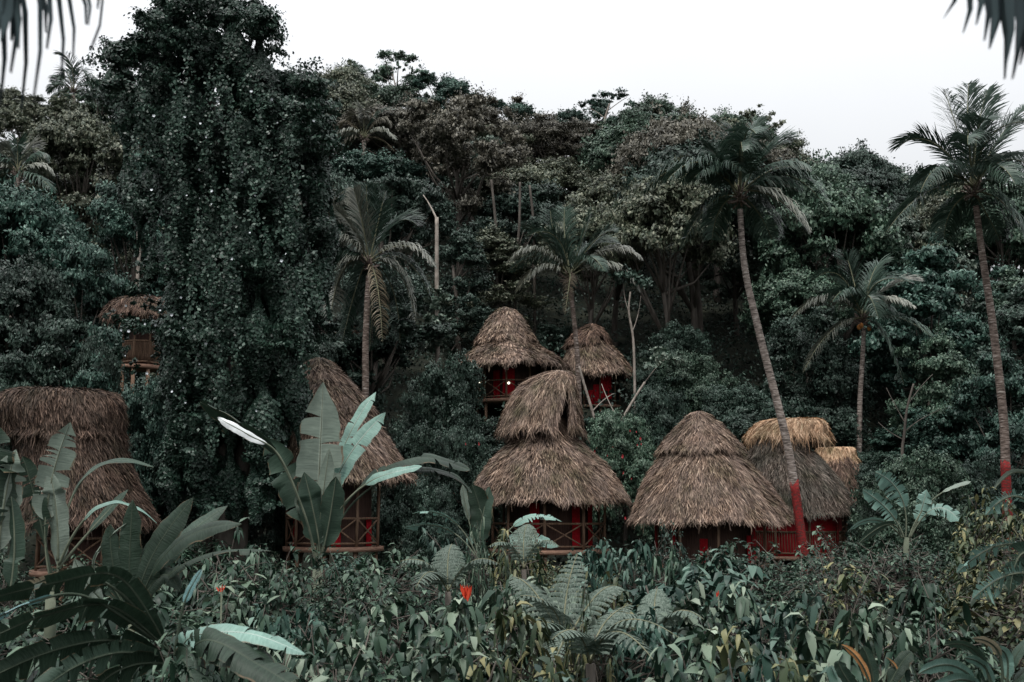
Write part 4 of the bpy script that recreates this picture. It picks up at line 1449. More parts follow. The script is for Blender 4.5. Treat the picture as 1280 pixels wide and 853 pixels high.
stem_tree('wispy tree with fine sprays standing up behind the leaning palm', 100, [(952, 200), (950, 170), (948, 150)], .12, .07,
          [[(950, 170), (966, 158), (976, 150)]], leaves=dict(mat='olive', L=.3, pads=[(930, 145, 11, 160), (945, 138, 11, 160), (960, 146, 11, 160), (975, 155, 9, 120), (915, 152, 8, 100), (860, 150, 12, 160), (875, 158, 11, 160), (850, 160, 9, 120)]))

# dense bushes near the huts
BG = 'bushes between the huts'
for args in [
    (555, 432, 5, 4.6, 'bush', 'dark', 'dense dark green bush filling the gap between the steep cone hut and hooded hut', 50),
    (520, 520, 5, 3.6, 'bush', 'dark', 'dark bush at the side of the steep cone hut above the arching banana leaf', 45),
    (585, 520, 5, 3.4, 'bush', 'dark', 'dark bush tucked against the hooded hut, flecked with red blossoms', 47),
    (780, 500, 5, 4.0, 'bush', 'green', 'bush between the hooded hut and the broad conical hut, flecked with red blossoms', 49),
    (830, 470, 5, 4.0, 'bush', 'dark', 'dark bush rising behind the peak of the broad conical hut', 51),
    (1140, 552, 5, 4.6, 'bush', 'green', 'large rounded bush behind the squat banana plant', 42),
    (1215, 560, 5, 4.0, 'bush', 'dark', 'dark bush at the red foot of the tall palm', 44),
    (1100, 570, 5, 3.0, 'bush', 'dark', 'shadowy bush against the low hut with golden straw', 45),
    (215, 470, 5, 4.2, 'layered', 'dark', 'dark green tiered tree between the flat-topped hut and the vine-draped tree', 43),
    (120, 462, 5, 3.6, 'layered', 'teal', 'bright blue-green sapling spreading over the flat-topped hut', 40),
    (30, 440, 5, 4.4, 'layered', 'dark', 'dark tree whose boughs hang over the flat-topped hut', 44),
    (80, 395, 5, 5.2, 'layered', 'dark', 'spreading dark green tree below the little balcony', 48),
    (110, 300, 5, 5.4, 'layered', 'teal', 'tiered blue-green tree above the little balcony', 54),
    (30, 310, 5, 5.4, 'round', 'dark', 'deep green round tree bordering the tiered one above the flat-topped hut', 52),
    (330, 520, 5, 3.0, 'bush', 'dark', 'dark bush squeezed between the vine-draped tree and steep cone hut', 41),
    (545, 590, 5, 2.4, 'bush', 'dark', 'low dark bush under the arching banana leaf', 38),
    (380, 400, 5, 4.0, 'bush', 'dark', 'dark bush behind the steep cone hut beside the hanging vines', 50),
    (1250, 440, 5, 5.0, 'layered', 'teal', 'blue-green tiered tree beside the trunk of the palm against open sky', 50),
    (842, 400, 5, 4.6, 'bush', 'dark', 'dark bush on the slope between the thin crooked stem and the leaning palm', 60),
    (870, 430, 5, 4.6, 'bush', 'green', 'mid green bush on the slope straight above the broad conical hut', 57),
    (690, 405, 5, 3.6, 'bush', 'dark', 'dark bush wedged behind the two upper huts', 68),
    (925, 470, 5, 4.6, 'bush', 'dark', 'dark bush crossed by the leaning palm trunk above the straw-capped hut', 54),
    (1020, 470, 5, 4.6, 'bush', 'dark', 'dark bush between the leaning palm trunk and coconut palm trunk', 57),
    (402, 412, 5, 3.4, 'bush', 'dark', 'dark bush hiding the side of the shadowed hut near the hanging dead fronds', 56),
    (450, 445, 5, 2.6, 'bush', 'dark', 'dark bush at the trunk foot of the palm with hanging dead fronds', 53),
    (132, 405, 5, 2.8, 'bush', 'dark', 'dark bush smothering the side of the little slatted balcony', 44.5),
    (176, 455, 5, 4.0, 'bush', 'teal', 'blue-green bush right under the little slatted balcony', 42.6),
    (1165, 420, 5, 5.0, 'layered', 'green', 'mid green tiered tree between the coconut palm and the tall palm', 54),
]:
    px_, py_, H_, D_, sh_, col_, lab_, Y_ = args
    o = stand(px_, py_, H_, D_, sh_, col_, lab_, Y_, 'bush' if sh_ == 'bush' else 'broadleaf_tree', 'bush' if sh_ == 'bush' else 'tree', group=BG if sh_ == 'bush' else None)
    if 'red blossoms' in lab_:
        fl = MB()
        for k in range(6):
            a = 6.283 * k / 6
            d = np.array([math.cos(a), 0, math.sin(a)]); s_ = np.array([-math.sin(a), 0, math.cos(a)])
            fl.add([(0, 0, 0), d * .07 + s_ * .05 + (0, -.03, 0), d * .13 + (0, -.05, 0), d * .07 - s_ * .05 + (0, -.03, 0)], [(0, 1, 2, 3)])
        fm = mesh('blossom', np.concatenate(fl.V), np.concatenate(fl.Q), M['redflower'])
        for i in range(22):
            a = rs.uniform(-1.2, 1.2); e = rs.uniform(.1, 1.0)
            b = obj('blossom', fm, o, (4.2 * math.sin(a) * math.cos(e), -4.2 * math.cos(a) * math.cos(e), .8 + 6.5 * math.sin(e)))
            s_ = rs.uniform(.4, .85)
            b.scale = (s_, s_, s_)
        o.rotation_euler[2] = 0


# ------------------------------------------------------------------ broad leaves (bananas, wild plantain)
def broad_leaf(spine_px, Y, wpx, mat, parent, org, s0=.35, roll=0.0, fold=.35, seed=0, dY=0.0, tear=.0, name='leaf', stalk_r=None, wave=.05):
    stalk_r = stalk_r or (.009 if Y < 13 else .018)
    """spine through three photo pixels at distance Y (tip at Y+dY); blade starts at fraction s0 of the spine"""
    rnd = np.random.RandomState(seed)
    pts = [P(x, y, Y + dY * k / (len(spine_px) - 1)) for k, (x, y) in enumerate(spine_px)]
    n = 46
    C = bez(pts, n) - org
    tan = norm(np.gradient(C, axis=0))
    view = norm(np.array([pts[1][0], Y, pts[1][2] - CAMZ]))
    W = wpx / 2 / F * Y
    V, Q, UV = [], [], []
    k = 5
    ph = rnd.uniform(0, 6.28, 4)
    cols = [-1, -.7, -.35, -.06, 0, .06, .35, .7, 1]
    i0 = int(s0 * (n - 1))
    tears = {-1: set(), 1: set()}
    for side in (-1, 1):
        for q in range(int(tear * 14)):
            tears[side].add(rnd.randint(i0 + 4, n - 3))
    strip = {}
    for side in (-1, 1):
        cur = rnd.normal(0, .12) * min(1, tear * 2)
        for i in range(i0, n):
            below = cur
            if i in tears[side]:
                cur = rnd.normal(0, .22)
            strip[side, i] = (below, cur)
    rows_ = []                                            # per row: vertex indices seen from below and from above
    for i in range(i0, n):
        u = (i - i0) / (n - 1 - i0)
        prof = min(1, (u / .16)) ** .55 * (1 - max(0, (u - .55) / .45) ** 3.2) * (.9 + .1 * math.sin(u * 3)) if u < 1 else 0.0
        prof = max(prof, .015)
        s = norm(np.cross(tan[i], view))
        nn = norm(np.cross(s, tan[i]))
        ra = roll + .25 * math.sin(u * 2 + ph[0])
        cr, sr = math.cos(ra), math.sin(ra)
        s2 = s * cr + nn * sr
        n2 = -s * sr + nn * cr
        if n2[2] < 0: n2 = -n2
        lo, hi = [], []
        for c in cols:
            side = -1 if c < 0 else 1
            torn = c != 0 and i in tears[side]
            ww = W * prof * (1 + .05 * math.sin(u * 25 + ph[1] + c) + .03 * math.sin(u * 61 + ph[2]))
            base_ = C[i] + s2 * c * ww * math.cos(fold * abs(c)) + n2 * (abs(c) * ww * math.sin(fold) + wave * W * abs(c) * math.sin(u * 19 + ph[3] + (2 if c > 0 else 0)) - abs(c) ** 2 * ww * .28)
            base_ = base_ + np.array([0, 0, -1]) * (abs(c) ** 2) * ww * .12 + tan[i] * abs(c) * ww * .25
            for which, lst in ((0, lo), (1, hi)):
                if which == 1 and not torn:
                    hi.append(lo[-1]); continue
                a_ = strip[side, i][which] if c != 0 else 0
                p = base_ + (n2 * a_ + np.array([0, 0, -abs(a_) * .7])) * ww * abs(c) ** 1.5
                if torn:
                    p = p + tan[i] * ww * .16 * abs(c) * (1 if which else -1)
                lst.append(len(V)); V.append(p); UV.append((c, u))
        rows_.append((lo, hi))
    for r in range(len(rows_) - 1):
        A, B_ = rows_[r][1], rows_[r + 1][0]
        for c in range(len(cols) - 1):
            Q.append((A[c], A[c + 1], B_[c + 1], B_[c]))
    V = np.array(V)
    me = mesh(name, V, np.array(Q), M[mat], True)
    uvl = me.uv_layers.new(name='leaf')
    li = np.empty(len(me.loops), np.int32); me.loops.foreach_get('vertex_index', li)
    uvl.data.foreach_set('uv', np.array(UV, np.float32)[li].ravel())
    o = obj(name, me, parent)
    mb = MB()
    rr = np.concatenate([np.linspace(stalk_r * 1.3, stalk_r, max(i0, 2)), np.linspace(stalk_r, .004, n - max(i0, 2))])
    mb.tube(C - np.array([0, 0, stalk_r * .6]), rr, 7)
    mb.build('midrib', M['stalkdark' if Y < 13 or mat == 'bdark' else 'stalk'], o, True)
    return o


def banana(label, Y, base_px, leaves, name='banana_plant', cat='banana plant', stem_r=.10, seed=0, group=None, stem=True):
    b = P(base_px[0], base_px[1], Y)
    g = float(ground(b[0], Y))
    org = np.array([b[0], Y, g])
    t = thing(name, label, cat, org, group)
    if stem:
        mb = MB()
        pts = [np.array([b[0] + rs.normal(0, .02), Y, g - .3 + (b[2] - g + .3) * i / 5]) - org for i in range(6)]
        mb.tube(pts, np.linspace(stem_r * 1.4, stem_r * .7, 6), 10)
        mb.build('stem', M['stalk'], t, True)
    for k, lf in enumerate(leaves):
        sp, wpx, mat = lf[:3]
        kw = lf[3] if len(lf) > 3 else {}
        yy = Y + kw.pop('off', 0)
        broad_leaf(sp, yy, wpx, mat, t, org, seed=seed * 40 + k, **kw)
    return t


banana('big banana plant with a broad upright grey-green leaf before the steep cone hut', 22, (398, 712), [
    ([(396, 700), (398, 620), (404, 478)], 56, 'bgrey', dict(s0=.28, roll=.1, fold=.15, wave=.03, tear=.25)),
    ([(400, 700), (420, 600), (482, 516)], 30, 'bteal', dict(s0=.38, roll=.5, fold=.3, dY=.3, tear=.2)),
    ([(400, 700), (422, 580), (470, 490)], 22, 'bteal', dict(s0=.45, roll=.7, fold=.4, dY=.8, tear=.2)),
    ([(398, 700), (425, 640), (470, 592), (530, 572), (588, 588)], 34, 'bdark', dict(s0=.42, roll=.95, fold=.3, dY=.5, tear=.3)),
    ([(398, 700), (422, 640), (466, 600), (528, 583)], 18, 'bteal', dict(s0=.6, roll=.9, fold=.4, dY=-.4)),
    ([(400, 700), (440, 630), (500, 590), (560, 592), (590, 616)], 22, 'bdark', dict(s0=.5, roll=.9, fold=.4, dY=.9, tear=.3)),
    ([(394, 700), (372, 620), (334, 548)], 42, 'bmid', dict(s0=.3, roll=.4, fold=.35, dY=.2, tear=.4)),
    ([(396, 700), (378, 630), (345, 566), (300, 530), (250, 502)], 30, 'bdark', dict(s0=.5, roll=.9, fold=.25, dY=-.5, tear=.3)),
    ([(396, 700), (380, 640), (348, 568), (312, 544), (272, 522)], 12, 'bwhite', dict(s0=.62, roll=-.75, fold=.05, dY=-.9, off=-.25, wave=.12)),  # blade whitened by painted sky glare
    ([(400, 700), (396, 660), (380, 590)], 36, 'bmid', dict(s0=.3, roll=-.3, fold=.4, dY=-.3)),
    ([(400, 700), (410, 660), (420, 596)], 34, 'bmid', dict(s0=.25, roll=.4, fold=.5, dY=-.3)),
    ([(398, 700), (400, 650), (412, 560)], 26, 'bgrey', dict(s0=.3, roll=.6, fold=.5, dY=-.2)),
], seed=1, stem_r=.13)
banana('slim banana plant with a pointed upright leaf before the flat-topped hut', 17, (66, 740), [
    ([(68, 740), (58, 640), (88, 528)], 40, 'bgrey', dict(s0=.45, roll=.15, fold=.2, wave=.03, tear=.5)),
    ([(70, 745), (72, 660), (62, 588)], 32, 'bgrey', dict(s0=.2, roll=.5, fold=.6)),
    ([(68, 740), (48, 640), (28, 570)], 34, 'bdark', dict(s0=.3, roll=.7, fold=.3, tear=.5)),
    ([(72, 700), (110, 592), (192, 584)], 20, 'bmid', dict(s0=.3, roll=1.2, fold=.4, dY=.5)),
    ([(74, 705), (128, 632), (196, 654)], 22, 'bteal', dict(s0=.3, roll=1.2, fold=.4, dY=-.4)),
    ([(72, 710), (120, 655), (160, 612)], 14, 'bmid', dict(s0=.4, roll=1.0, fold=.4, dY=.4)),
], seed=2, stem_r=.1)
banana('banana plant with dark folded leaves cut by the frame edge', 14, (-10, 740), [
    ([(-5, 745), (2, 650), (20, 562)], 44, 'bgrey', dict(s0=.3, roll=.5, fold=.6, tear=.2)),
    ([(-8, 740), (-12, 620), (-4, 530)], 60, 'bdark', dict(s0=.3, roll=.5, fold=.3, tear=.3)),
    ([(10, 750), (18, 690), (14, 620)], 30, 'bmid', dict(s0=.15, roll=.4, fold=.7)),
], seed=3, stem_r=.1)
banana('wild plantain clump with long dark upright paddles and a pale stalk', 11.5, (168, 770), [
    ([(162, 770), (162, 700), (166, 624)], 28, 'bdark', dict(s0=.12, roll=.3, fold=.2)),
    ([(170, 770), (188, 700), (242, 622)], 36, 'bdark', dict(s0=.15, roll=.4, fold=.2)),
    ([(172, 770), (215, 685), (302, 655)], 28, 'bdark', dict(s0=.25, roll=.95, fold=.2, dY=-.5)),
    ([(172, 770), (215, 690), (285, 632)], 24, 'bmid', dict(s0=.35, roll=.8, fold=.2, dY=.5)),
    ([(160, 770), (142, 710), (138, 655)], 24, 'bdark', dict(s0=.15, roll=.2, fold=.3)),
    ([(155, 770), (118, 740), (93, 698)], 19, 'bgrey', dict(s0=.35, roll=.3, fold=.3)),
    ([(120, 720), (122, 690), (158, 654)], 6, 'bgrey', dict(s0=.1, roll=.2, fold=.9)),
    ([(176, 770), (240, 700), (345, 690)], 19, 'bdark', dict(s0=.25, roll=1.05, fold=.3, tear=.4)),
    ([(170, 772), (200, 720), (225, 740)], 24, 'bdark', dict(s0=.15, roll=.7, fold=.3)),
    ([(160, 772), (130, 730), (100, 780)], 27, 'bdark', dict(s0=.15, roll=.7, fold=.3, tear=.4)),
], seed=4, stem_r=.045)
banana('low plantain with long leaves sweeping out over the bottom corner', 8.5, (222, 832), [
    ([(213, 814), (150, 722), (70, 728), (-20, 750)], 42, 'bdark', dict(s0=.08, roll=.7, fold=.3, dY=-.6, tear=.5)),
    ([(213, 814), (140, 758), (60, 768), (-20, 800)], 43, 'bdark', dict(s0=.08, roll=.7, fold=.3, dY=-.9, tear=.5)),
    ([(208, 804), (150, 740), (90, 716), (14, 742)], 22, 'bdry', dict(s0=.62, roll=.7, fold=.4, dY=-.4, tear=.3)),
    ([(223, 826), (240, 796), (310, 792), (382, 818)], 32, 'bteal', dict(s0=.08, roll=.8, fold=.3, dY=-.2, tear=.5)),
    ([(223, 826), (250, 812), (310, 820), (356, 858)], 48, 'bdark', dict(s0=.08, roll=.7, fold=.3, dY=-.4, tear=.5)),
    ([(218, 819), (226, 770), (236, 740), (252, 712)], 13, 'bcyan', dict(s0=.5, roll=.6, fold=.3)),
    ([(213, 822), (140, 800), (60, 815), (-20, 850)], 43, 'bdark', dict(s0=.08, roll=.7, fold=.3, dY=-.8, tear=.5)),
    ([(213, 822), (150, 815), (90, 835), (30, 880)], 38, 'bmid', dict(s0=.08, roll=.7, fold=.3, dY=-1.0, tear=.5)),
    ([(208, 809), (110, 746), (40, 752), (-30, 786)], 12, 'bcyan', dict(s0=.55, roll=.9, fold=.4, dY=-1.3, tear=.3)),
    ([(223, 829), (260, 800), (330, 835), (400, 880)], 42, 'bdark', dict(s0=.08, roll=.7, fold=.3, dY=-.6, tear=.5)),
    ([(216, 829), (170, 830), (130, 850), (110, 890)], 48, 'bdark', dict(s0=.08, roll=.6, fold=.3, dY=-.6, tear=.4)),
    ([(220, 829), (228, 825), (240, 850), (245, 890)], 48, 'bdark', dict(s0=.08, roll=.6, fold=.3, dY=-.5, tear=.4)),
], seed=5, stem_r=.05)
banana('squat banana plant with blue-green leaves below the coconut palm', 31, (1132, 672), [
    ([(1132, 672), (1126, 620), (1094, 590)], 26, 'bteal', dict(s0=.35, roll=.3, fold=.2, tear=.8)),
    ([(1130, 672), (1112, 640), (1078, 612)], 20, 'bteal', dict(s0=.35, roll=.4, fold=.2, tear=.6)),
    ([(1136, 672), (1150, 642), (1158, 612)], 20, 'bteal', dict(s0=.35, roll=.3, fold=.3, tear=.5)),
    ([(1136, 672), (1165, 625), (1214, 602)], 10, 'bgrey', dict(s0=.65, roll=.9, fold=.3)),
    ([(1138, 672), (1168, 636), (1200, 652)], 24, 'bteal', dict(s0=.35, roll=.7, fold=.2, tear=.6, dY=-.5)),
    ([(1128, 672), (1095, 650), (1060, 664)], 14, 'bteal', dict(s0=.35, roll=1.0, fold=.3, dY=-.5)),
    ([(1126, 672), (1110, 655), (1072, 680)], 12, 'bmid', dict(s0=.35, roll=.9, fold=.3, dY=-.8)),
], seed=6)
banana('banana with torn hanging leaves reaching in over the frame edge', 14.5, (1330, 760), [
    ([(1330, 700), (1290, 598), (1242, 612)], 16, 'bgrey', dict(s0=.45, roll=1.0, fold=.6, dY=-.4)),
    ([(1330, 720), (1285, 626), (1232, 644)], 26, 'bteal', dict(s0=.45, roll=.9, fold=.4, tear=1.5)),
    ([(1330, 740), (1270, 680), (1196, 716)], 30, 'bteal', dict(s0=.4, roll=1.0, fold=.3, tear=1.6, dY=.4)),
    ([(1330, 760), (1280, 716), (1216, 748)], 40, 'bteal', dict(s0=.35, roll=.9, fold=.3, tear=2.0)),
    ([(1330, 760), (1285, 690), (1262, 742)], 40, 'bmid', dict(s0=.4, roll=.6, fold=.3, tear=1.0)),
], seed=7)
banana('young banana plant with a dark rounded leaf at the hooded hut', 30, (604, 705), [
    ([(606, 705), (604, 655), (590, 606)], 30, 'bdark', dict(s0=.4, roll=.3, fold=.2)),
    ([(606, 705), (600, 670), (612, 608)], 26, 'bmid', dict(s0=.4, roll=.5, fold=.2)),
    ([(602, 705), (586, 650), (578, 606)], 12, 'bgrey', dict(s0=.5, roll=.8, fold=.4)),
    ([(600, 705), (565, 650), (516, 642)], 14, 'bteal', dict(s0=.4, roll=1.1, fold=.3, tear=.8)),
    ([(600, 705), (560, 662), (506, 660)], 18, 'bteal', dict(s0=.4, roll=1.0, fold=.3, tear=1.2)),
    ([(610, 705), (650, 652), (702, 652)], 18, 'bteal', dict(s0=.4, roll=1.0, fold=.3, tear=.6)),
    ([(610, 705), (640, 672), (698, 684)], 20, 'bteal', dict(s0=.4, roll=.9, fold=.3, tear=1.2)),
], seed=8)
banana('leafy ginger with pale glossy blades filling the bottom corner', 8.2, (1240, 900), [
    ([(1240, 890), (1200, 835), (1148, 842)], 20, 'bteal', dict(s0=.3, roll=.8, fold=.3)),
    ([(1240, 890), (1225, 820), (1180, 806)], 18, 'bmid', dict(s0=.35, roll=.7, fold=.3)),
    ([(1245, 890), (1250, 820), (1215, 798)], 16, 'bdry', dict(s0=.5, roll=.7, fold=.3)),
    ([(1250, 890), (1270, 820), (1300, 800)], 22, 'bmid', dict(s0=.3, roll=.7, fold=.3)),
    ([(1240, 890), (1210, 850), (1160, 868)], 22, 'bteal', dict(s0=.3, roll=.8, fold=.3)),
    ([(1250, 890), (1260, 830), (1245, 810)], 18, 'bteal', dict(s0=.3, roll=.5, fold=.3)),
    ([(1240, 890), (1235, 840), (1205, 822)], 18, 'bteal', dict(s0=.3, roll=.6, fold=.3)),
    ([(1250, 890), (1280, 840), (1310, 845)], 22, 'bmid', dict(s0=.3, roll=.8, fold=.3)),
], name='ginger_plant', cat='plant', seed=9, stem_r=.03)
banana('orange-leaved plant with two curled rusty blades at the bottom edge', 9.6, (1096, 900), [
    ([(1094, 890), (1080, 835), (1052, 806)], 10, 'borange', dict(s0=.3, roll=.5, fold=.5)),
    ([(1100, 890), (1122, 850), (1108, 822)], 6, 'borange', dict(s0=.35, roll=.5, fold=.6)),
    ([(1094, 890), (1060, 850), (1048, 826)], 22, 'bmid', dict(s0=.3, roll=.5, fold=.4)),
    ([(1096, 890), (1090, 840), (1078, 808)], 20, 'bmid', dict(s0=.3, roll=.4, fold=.4)),
    ([(1098, 890), (1120, 840), (1140, 815)], 20, 'bdark', dict(s0=.3, roll=.5, fold=.4)),
], name='canna_plant', cat='plant', seed=10, stem_r=.03)


# ------------------------------------------------------------------ ferns
def fern_frond(spine, mat, parent, org, plen, n=16, seed=0):
    rnd = np.random.RandomState(seed)
    C = bez(spine, 24) - org
    tan = norm(np.gradient(C, axis=0))
    vs_, qs, k = [], [], 0
    for side in (-1, 1):
        for i in range(n):
            u = .12 + .88 * i / n
            f = u * 23; j = min(int(f), 22)
            p = C[j] + (C[j + 1] - C[j]) * (f - j)
            t = tan[j]
            s = np.cross(t, [0, 0, 1.0]); s = norm(s) * side
            l = plen * math.sin(math.pi * min(1, .18 + u * .82)) ** .8 + .02
            d = norm(s + t * .35 + rnd.normal(0, .04, 3))
            q = [p + d * l * x + np.array([0, 0, -.35 * l * x * x + .06 * l * x]) for x in np.linspace(0, 1, 15)]
            for m in range(14):
                a, b = q[m], q[m + 1]
                dd = norm(b - a)
                pl = l * .105 * (1 - m / 15) ** .6 + .008
                for s2 in (-1, 1):
                    sd = norm(np.cross(dd, np.cross(dd, [0, 0, 1.0]))) * 0 + norm(t) * s2
                    tip = (a + b) / 2 + sd * pl + dd * pl * .35 + np.array([0, 0, -pl * .3])
                    vs_ += [a, b, tip + dd * .004, tip - dd * .008]
                    qs.append((k, k + 1, k + 2, k + 3)); k += 4
    mb = MB(); mb.tube(C, np.linspace(.014, .004, 24), 5)
    V = np.concatenate([np.array(vs_), np.concatenate(mb.V)])
    q1 = np.array(qs); q2 = np.concatenate(mb.Q) + len(vs_); t1 = np.concatenate(mb.T) + len(vs_)
    mi = np.concatenate([np.zeros(len(q1)), np.ones(len(q2) + len(t1))])
    return obj('frond', mesh('fern_frond', V, [q1, q2, t1], [M[mat], M['frondrib']], mi=mi), parent)


def fern(label, Y, base, fr, plen, seed=0, mat='fern', group='ferns in the shrubs'):
    b = P(base[0], base[1], Y)
    g = float(ground(b[0], Y))
    org = np.array([b[0], Y, g])
    t = thing('tree_fern', label, 'fern', org, group)
    mb = MB()
    mb.tube([np.array([0, 0, -.2]), np.array([.02, 0, (b[2] - g) * .5]), b - org], [.06, .05, .05], 8)
    mb.build('trunk', M['trunk'], t, True)
    for k, (m, tp, dy) in enumerate(fr):
        fern_frond([b, P(*m, Y + dy * .5), P(*tp, Y + dy)], mat, t, org, plen, seed=seed * 20 + k)
    return t


fern('silvery fern with wide flat fronds standing upright among the shrubs', 14, (705, 810), [
    ((708, 745), (722, 692), .7), ((690, 760), (650, 745), -.3), ((745, 745), (775, 735), .6), ((690, 780), (640, 785), -.7), ((705, 800), (690, 835), -1.2), ((672, 745), (640, 720), .8)], .27, 1)
fern('pale fern whose long frond arches sideways, drooping like feathers', 12, (738, 830), [
    ((780, 776), (852, 800), -.6), ((770, 790), (820, 830), -.9), ((720, 790), (690, 800), -.5), ((755, 780), (790, 755), .8)], .20, 2)
fern('small grey fern spreading low between the red torch flower and the young banana', 19, (560, 740), [
    ((535, 705), (500, 702), -.3), ((590, 702), (625, 706), -.3), ((560, 700), (565, 680), .6), ((540, 715), (520, 735), -1)], .28, 3)
fern('fern peeping over the shrubs beside the hooded hut railing', 24, (655, 712), [
    ((635, 680), (610, 684), -.3), ((675, 678), (700, 684), -.3), ((655, 672), (660, 655), .6)], .3, 4)
fern('fern low down in front of the broad conical hut', 13.5, (820, 800), [
    ((795, 770), (765, 772), -.3), ((845, 765), (880, 775), -.4), ((818, 760), (822, 735), .5)], .2, 5)


# ------------------------------------------------------------------ shrubs
def blades(base, d, nrm, L, W, droop, rnd):
    """real leaf blades: base points, directions, 3 segments, folded along the midrib; returns V, Q"""
    n = len(base)
    d = norm(d)
    s = norm(np.cross(d, nrm))
    up = np.cross(s, d)
    us = [0, .3, .65, 1.0]
    ws = [.06, 1.0, .82, .03]
    V = []
    p = base.copy()
    dd = d.copy()
    prev = 0
    for u, w_ in zip(us, ws):
        step = (u - prev) * L[:, None]
        p = p + dd * step
        prev = u
        hw = s * (W * w_ * .5)[:, None]
        fold = up * (W * w_ * .16)[:, None]
        V += [p - hw + fold, p, p + hw + fold]
        dd = norm(dd + np.array([0, 0, -1.0]) * droop[:, None])
    V = np.stack(V, 1)                                   # n,12,3
    q = []
    for r in range(3):
        for c in range(2):
            q.append([r * 3 + c, r * 3 + c + 1, r * 3 + c + 4, r * 3 + c + 3])
    q = np.array(q)[None] + (np.arange(n) * 12)[:, None, None]
    return V.reshape(-1, 3), q.reshape(-1, 4)


def shrub_mesh(seed, tips=110, leafL=.24, ratio=.42, per=8, droop=.35, spread=1.15, H=2.3, colour='shrubdark', flat=.8):
    rnd = np.random.RandomState(seed)
    B, D, NN, L = [], [], [], []
    st = MB()
    stems = []
    for i in range(7):
        a = rnd.uniform(0, 6.28)
        r = rnd.uniform(.25, .75) * spread
        top = np.array([r * math.cos(a), r * math.sin(a), H * rnd.uniform(.62, .9)])
        pts = [np.array([rnd.normal(0, .08), rnd.normal(0, .08), -.3]), top * (.35, .35, .5) + rnd.normal(0, .05, 3), top]
        st.tube(bez(pts, 7), np.linspace(.028, .012, 7), 6)
        stems.append(top)
    for i in range(tips):
        d = norm(rnd.normal(size=3)); d[2] = abs(d[2]) ** flat
        k = rnd.uniform(.62, 1.08)
        kz = 1.0 if i % 6 else rnd.uniform(1.0, 1.22)
        tip = np.array([d[0] * spread * k, d[1] * spread * k, H * (.22 + .74 * d[2] * k * kz) + rnd.normal(0, .07)])
        sroot = stems[rnd.randint(len(stems))] * (1, 1, .85)
        if i % 3 == 0:
            st.tube([sroot, (sroot + tip) / 2 + np.array([0, 0, .05]), tip], [.012, .009, .005], 4)
        m = rnd.randint(per - 2, per + 3)
        az = rnd.uniform(0, 6.28) + np.arange(m) * 2.4
        el = rnd.uniform(-.7, .55, m)
        dv = np.stack([np.cos(az) * np.cos(el), np.sin(az) * np.cos(el), np.sin(el)], 1) + d * (.95, .95, .25)
        off = rnd.uniform(0, .16, m)[:, None] * np.array([0, 0, -1.0]) * 1.2
        B.append(tip + off + dv * .03); D.append(dv); L.append(leafL * rnd.uniform(.55, 1.3, m) * (1.25 if i % 9 == 0 else 1))
        NN.append(np.tile([0, 0, 1.0], (m, 1)) + rnd.normal(0, .2, (m, 3)))
    B = np.concatenate(B); D = np.concatenate(D); NN = np.concatenate(NN); L = np.concatenate(L)
    V, Q = blades(B, D, NN, L, L * ratio, droop * rnd.uniform(.3, 2.0, len(L)), rnd)
    leaves = mesh('shrub_leaves', V, Q, M[colour], False)
    stem = mesh('shrub_stems', np.concatenate(st.V), [np.concatenate(st.Q), np.concatenate(st.T)], M['trunk'], True)
    return leaves, stem


SHRUBS = {}
for v in range(3):
    SHRUBS['cocoa', v] = shrub_mesh(500 + v, 105, .31, .40, 8, .42)
    SHRUBS['coffee', v] = shrub_mesh(520 + v, 210, .15, .48, 8, .22)
    SHRUBS['croton', v] = shrub_mesh(540 + v, 120, .25, .26, 11, .5)
    SHRUBS['cordate', v] = shrub_mesh(560 + v, 130, .19, .62, 7, .4)
    SHRUBS['fine', v] = shrub_mesh(580 + v, 330, .10, .5, 9, .15)
KN = {'cocoa': 'large drooping leaves', 'coffee': 'small glossy leaves', 'croton': 'narrow pointed leaves', 'cordate': 'broad rounded leaves', 'fine': 'fine tiny leaves'}
CN = {'shrubdark': 'dark green', 'shrubteal': 'blue-green', 'shrubpale': 'grey-green', 'shrubolive': 'yellow-olive'}


def make_shrub(label, X, Y, top_z, D, kind, colour, v, group='shrubs filling the valley'):
    g = float(ground(X, Y))
    t = thing('shrub', label, 'shrub', (X, Y, g), group)
    t.rotation_euler[2] = rs.uniform(0, 6.28)
    s = D / 2.5
    t.scale = (s, s, (top_z - g) / 2.4)
    lm, sm = SHRUBS[kind, v]
    obj('stems', sm, t)
    o = obj('foliage', lm, t)
    o.material_slots[0].link = 'OBJECT'
    o.material_slots[0].material = M[colour]
    return t


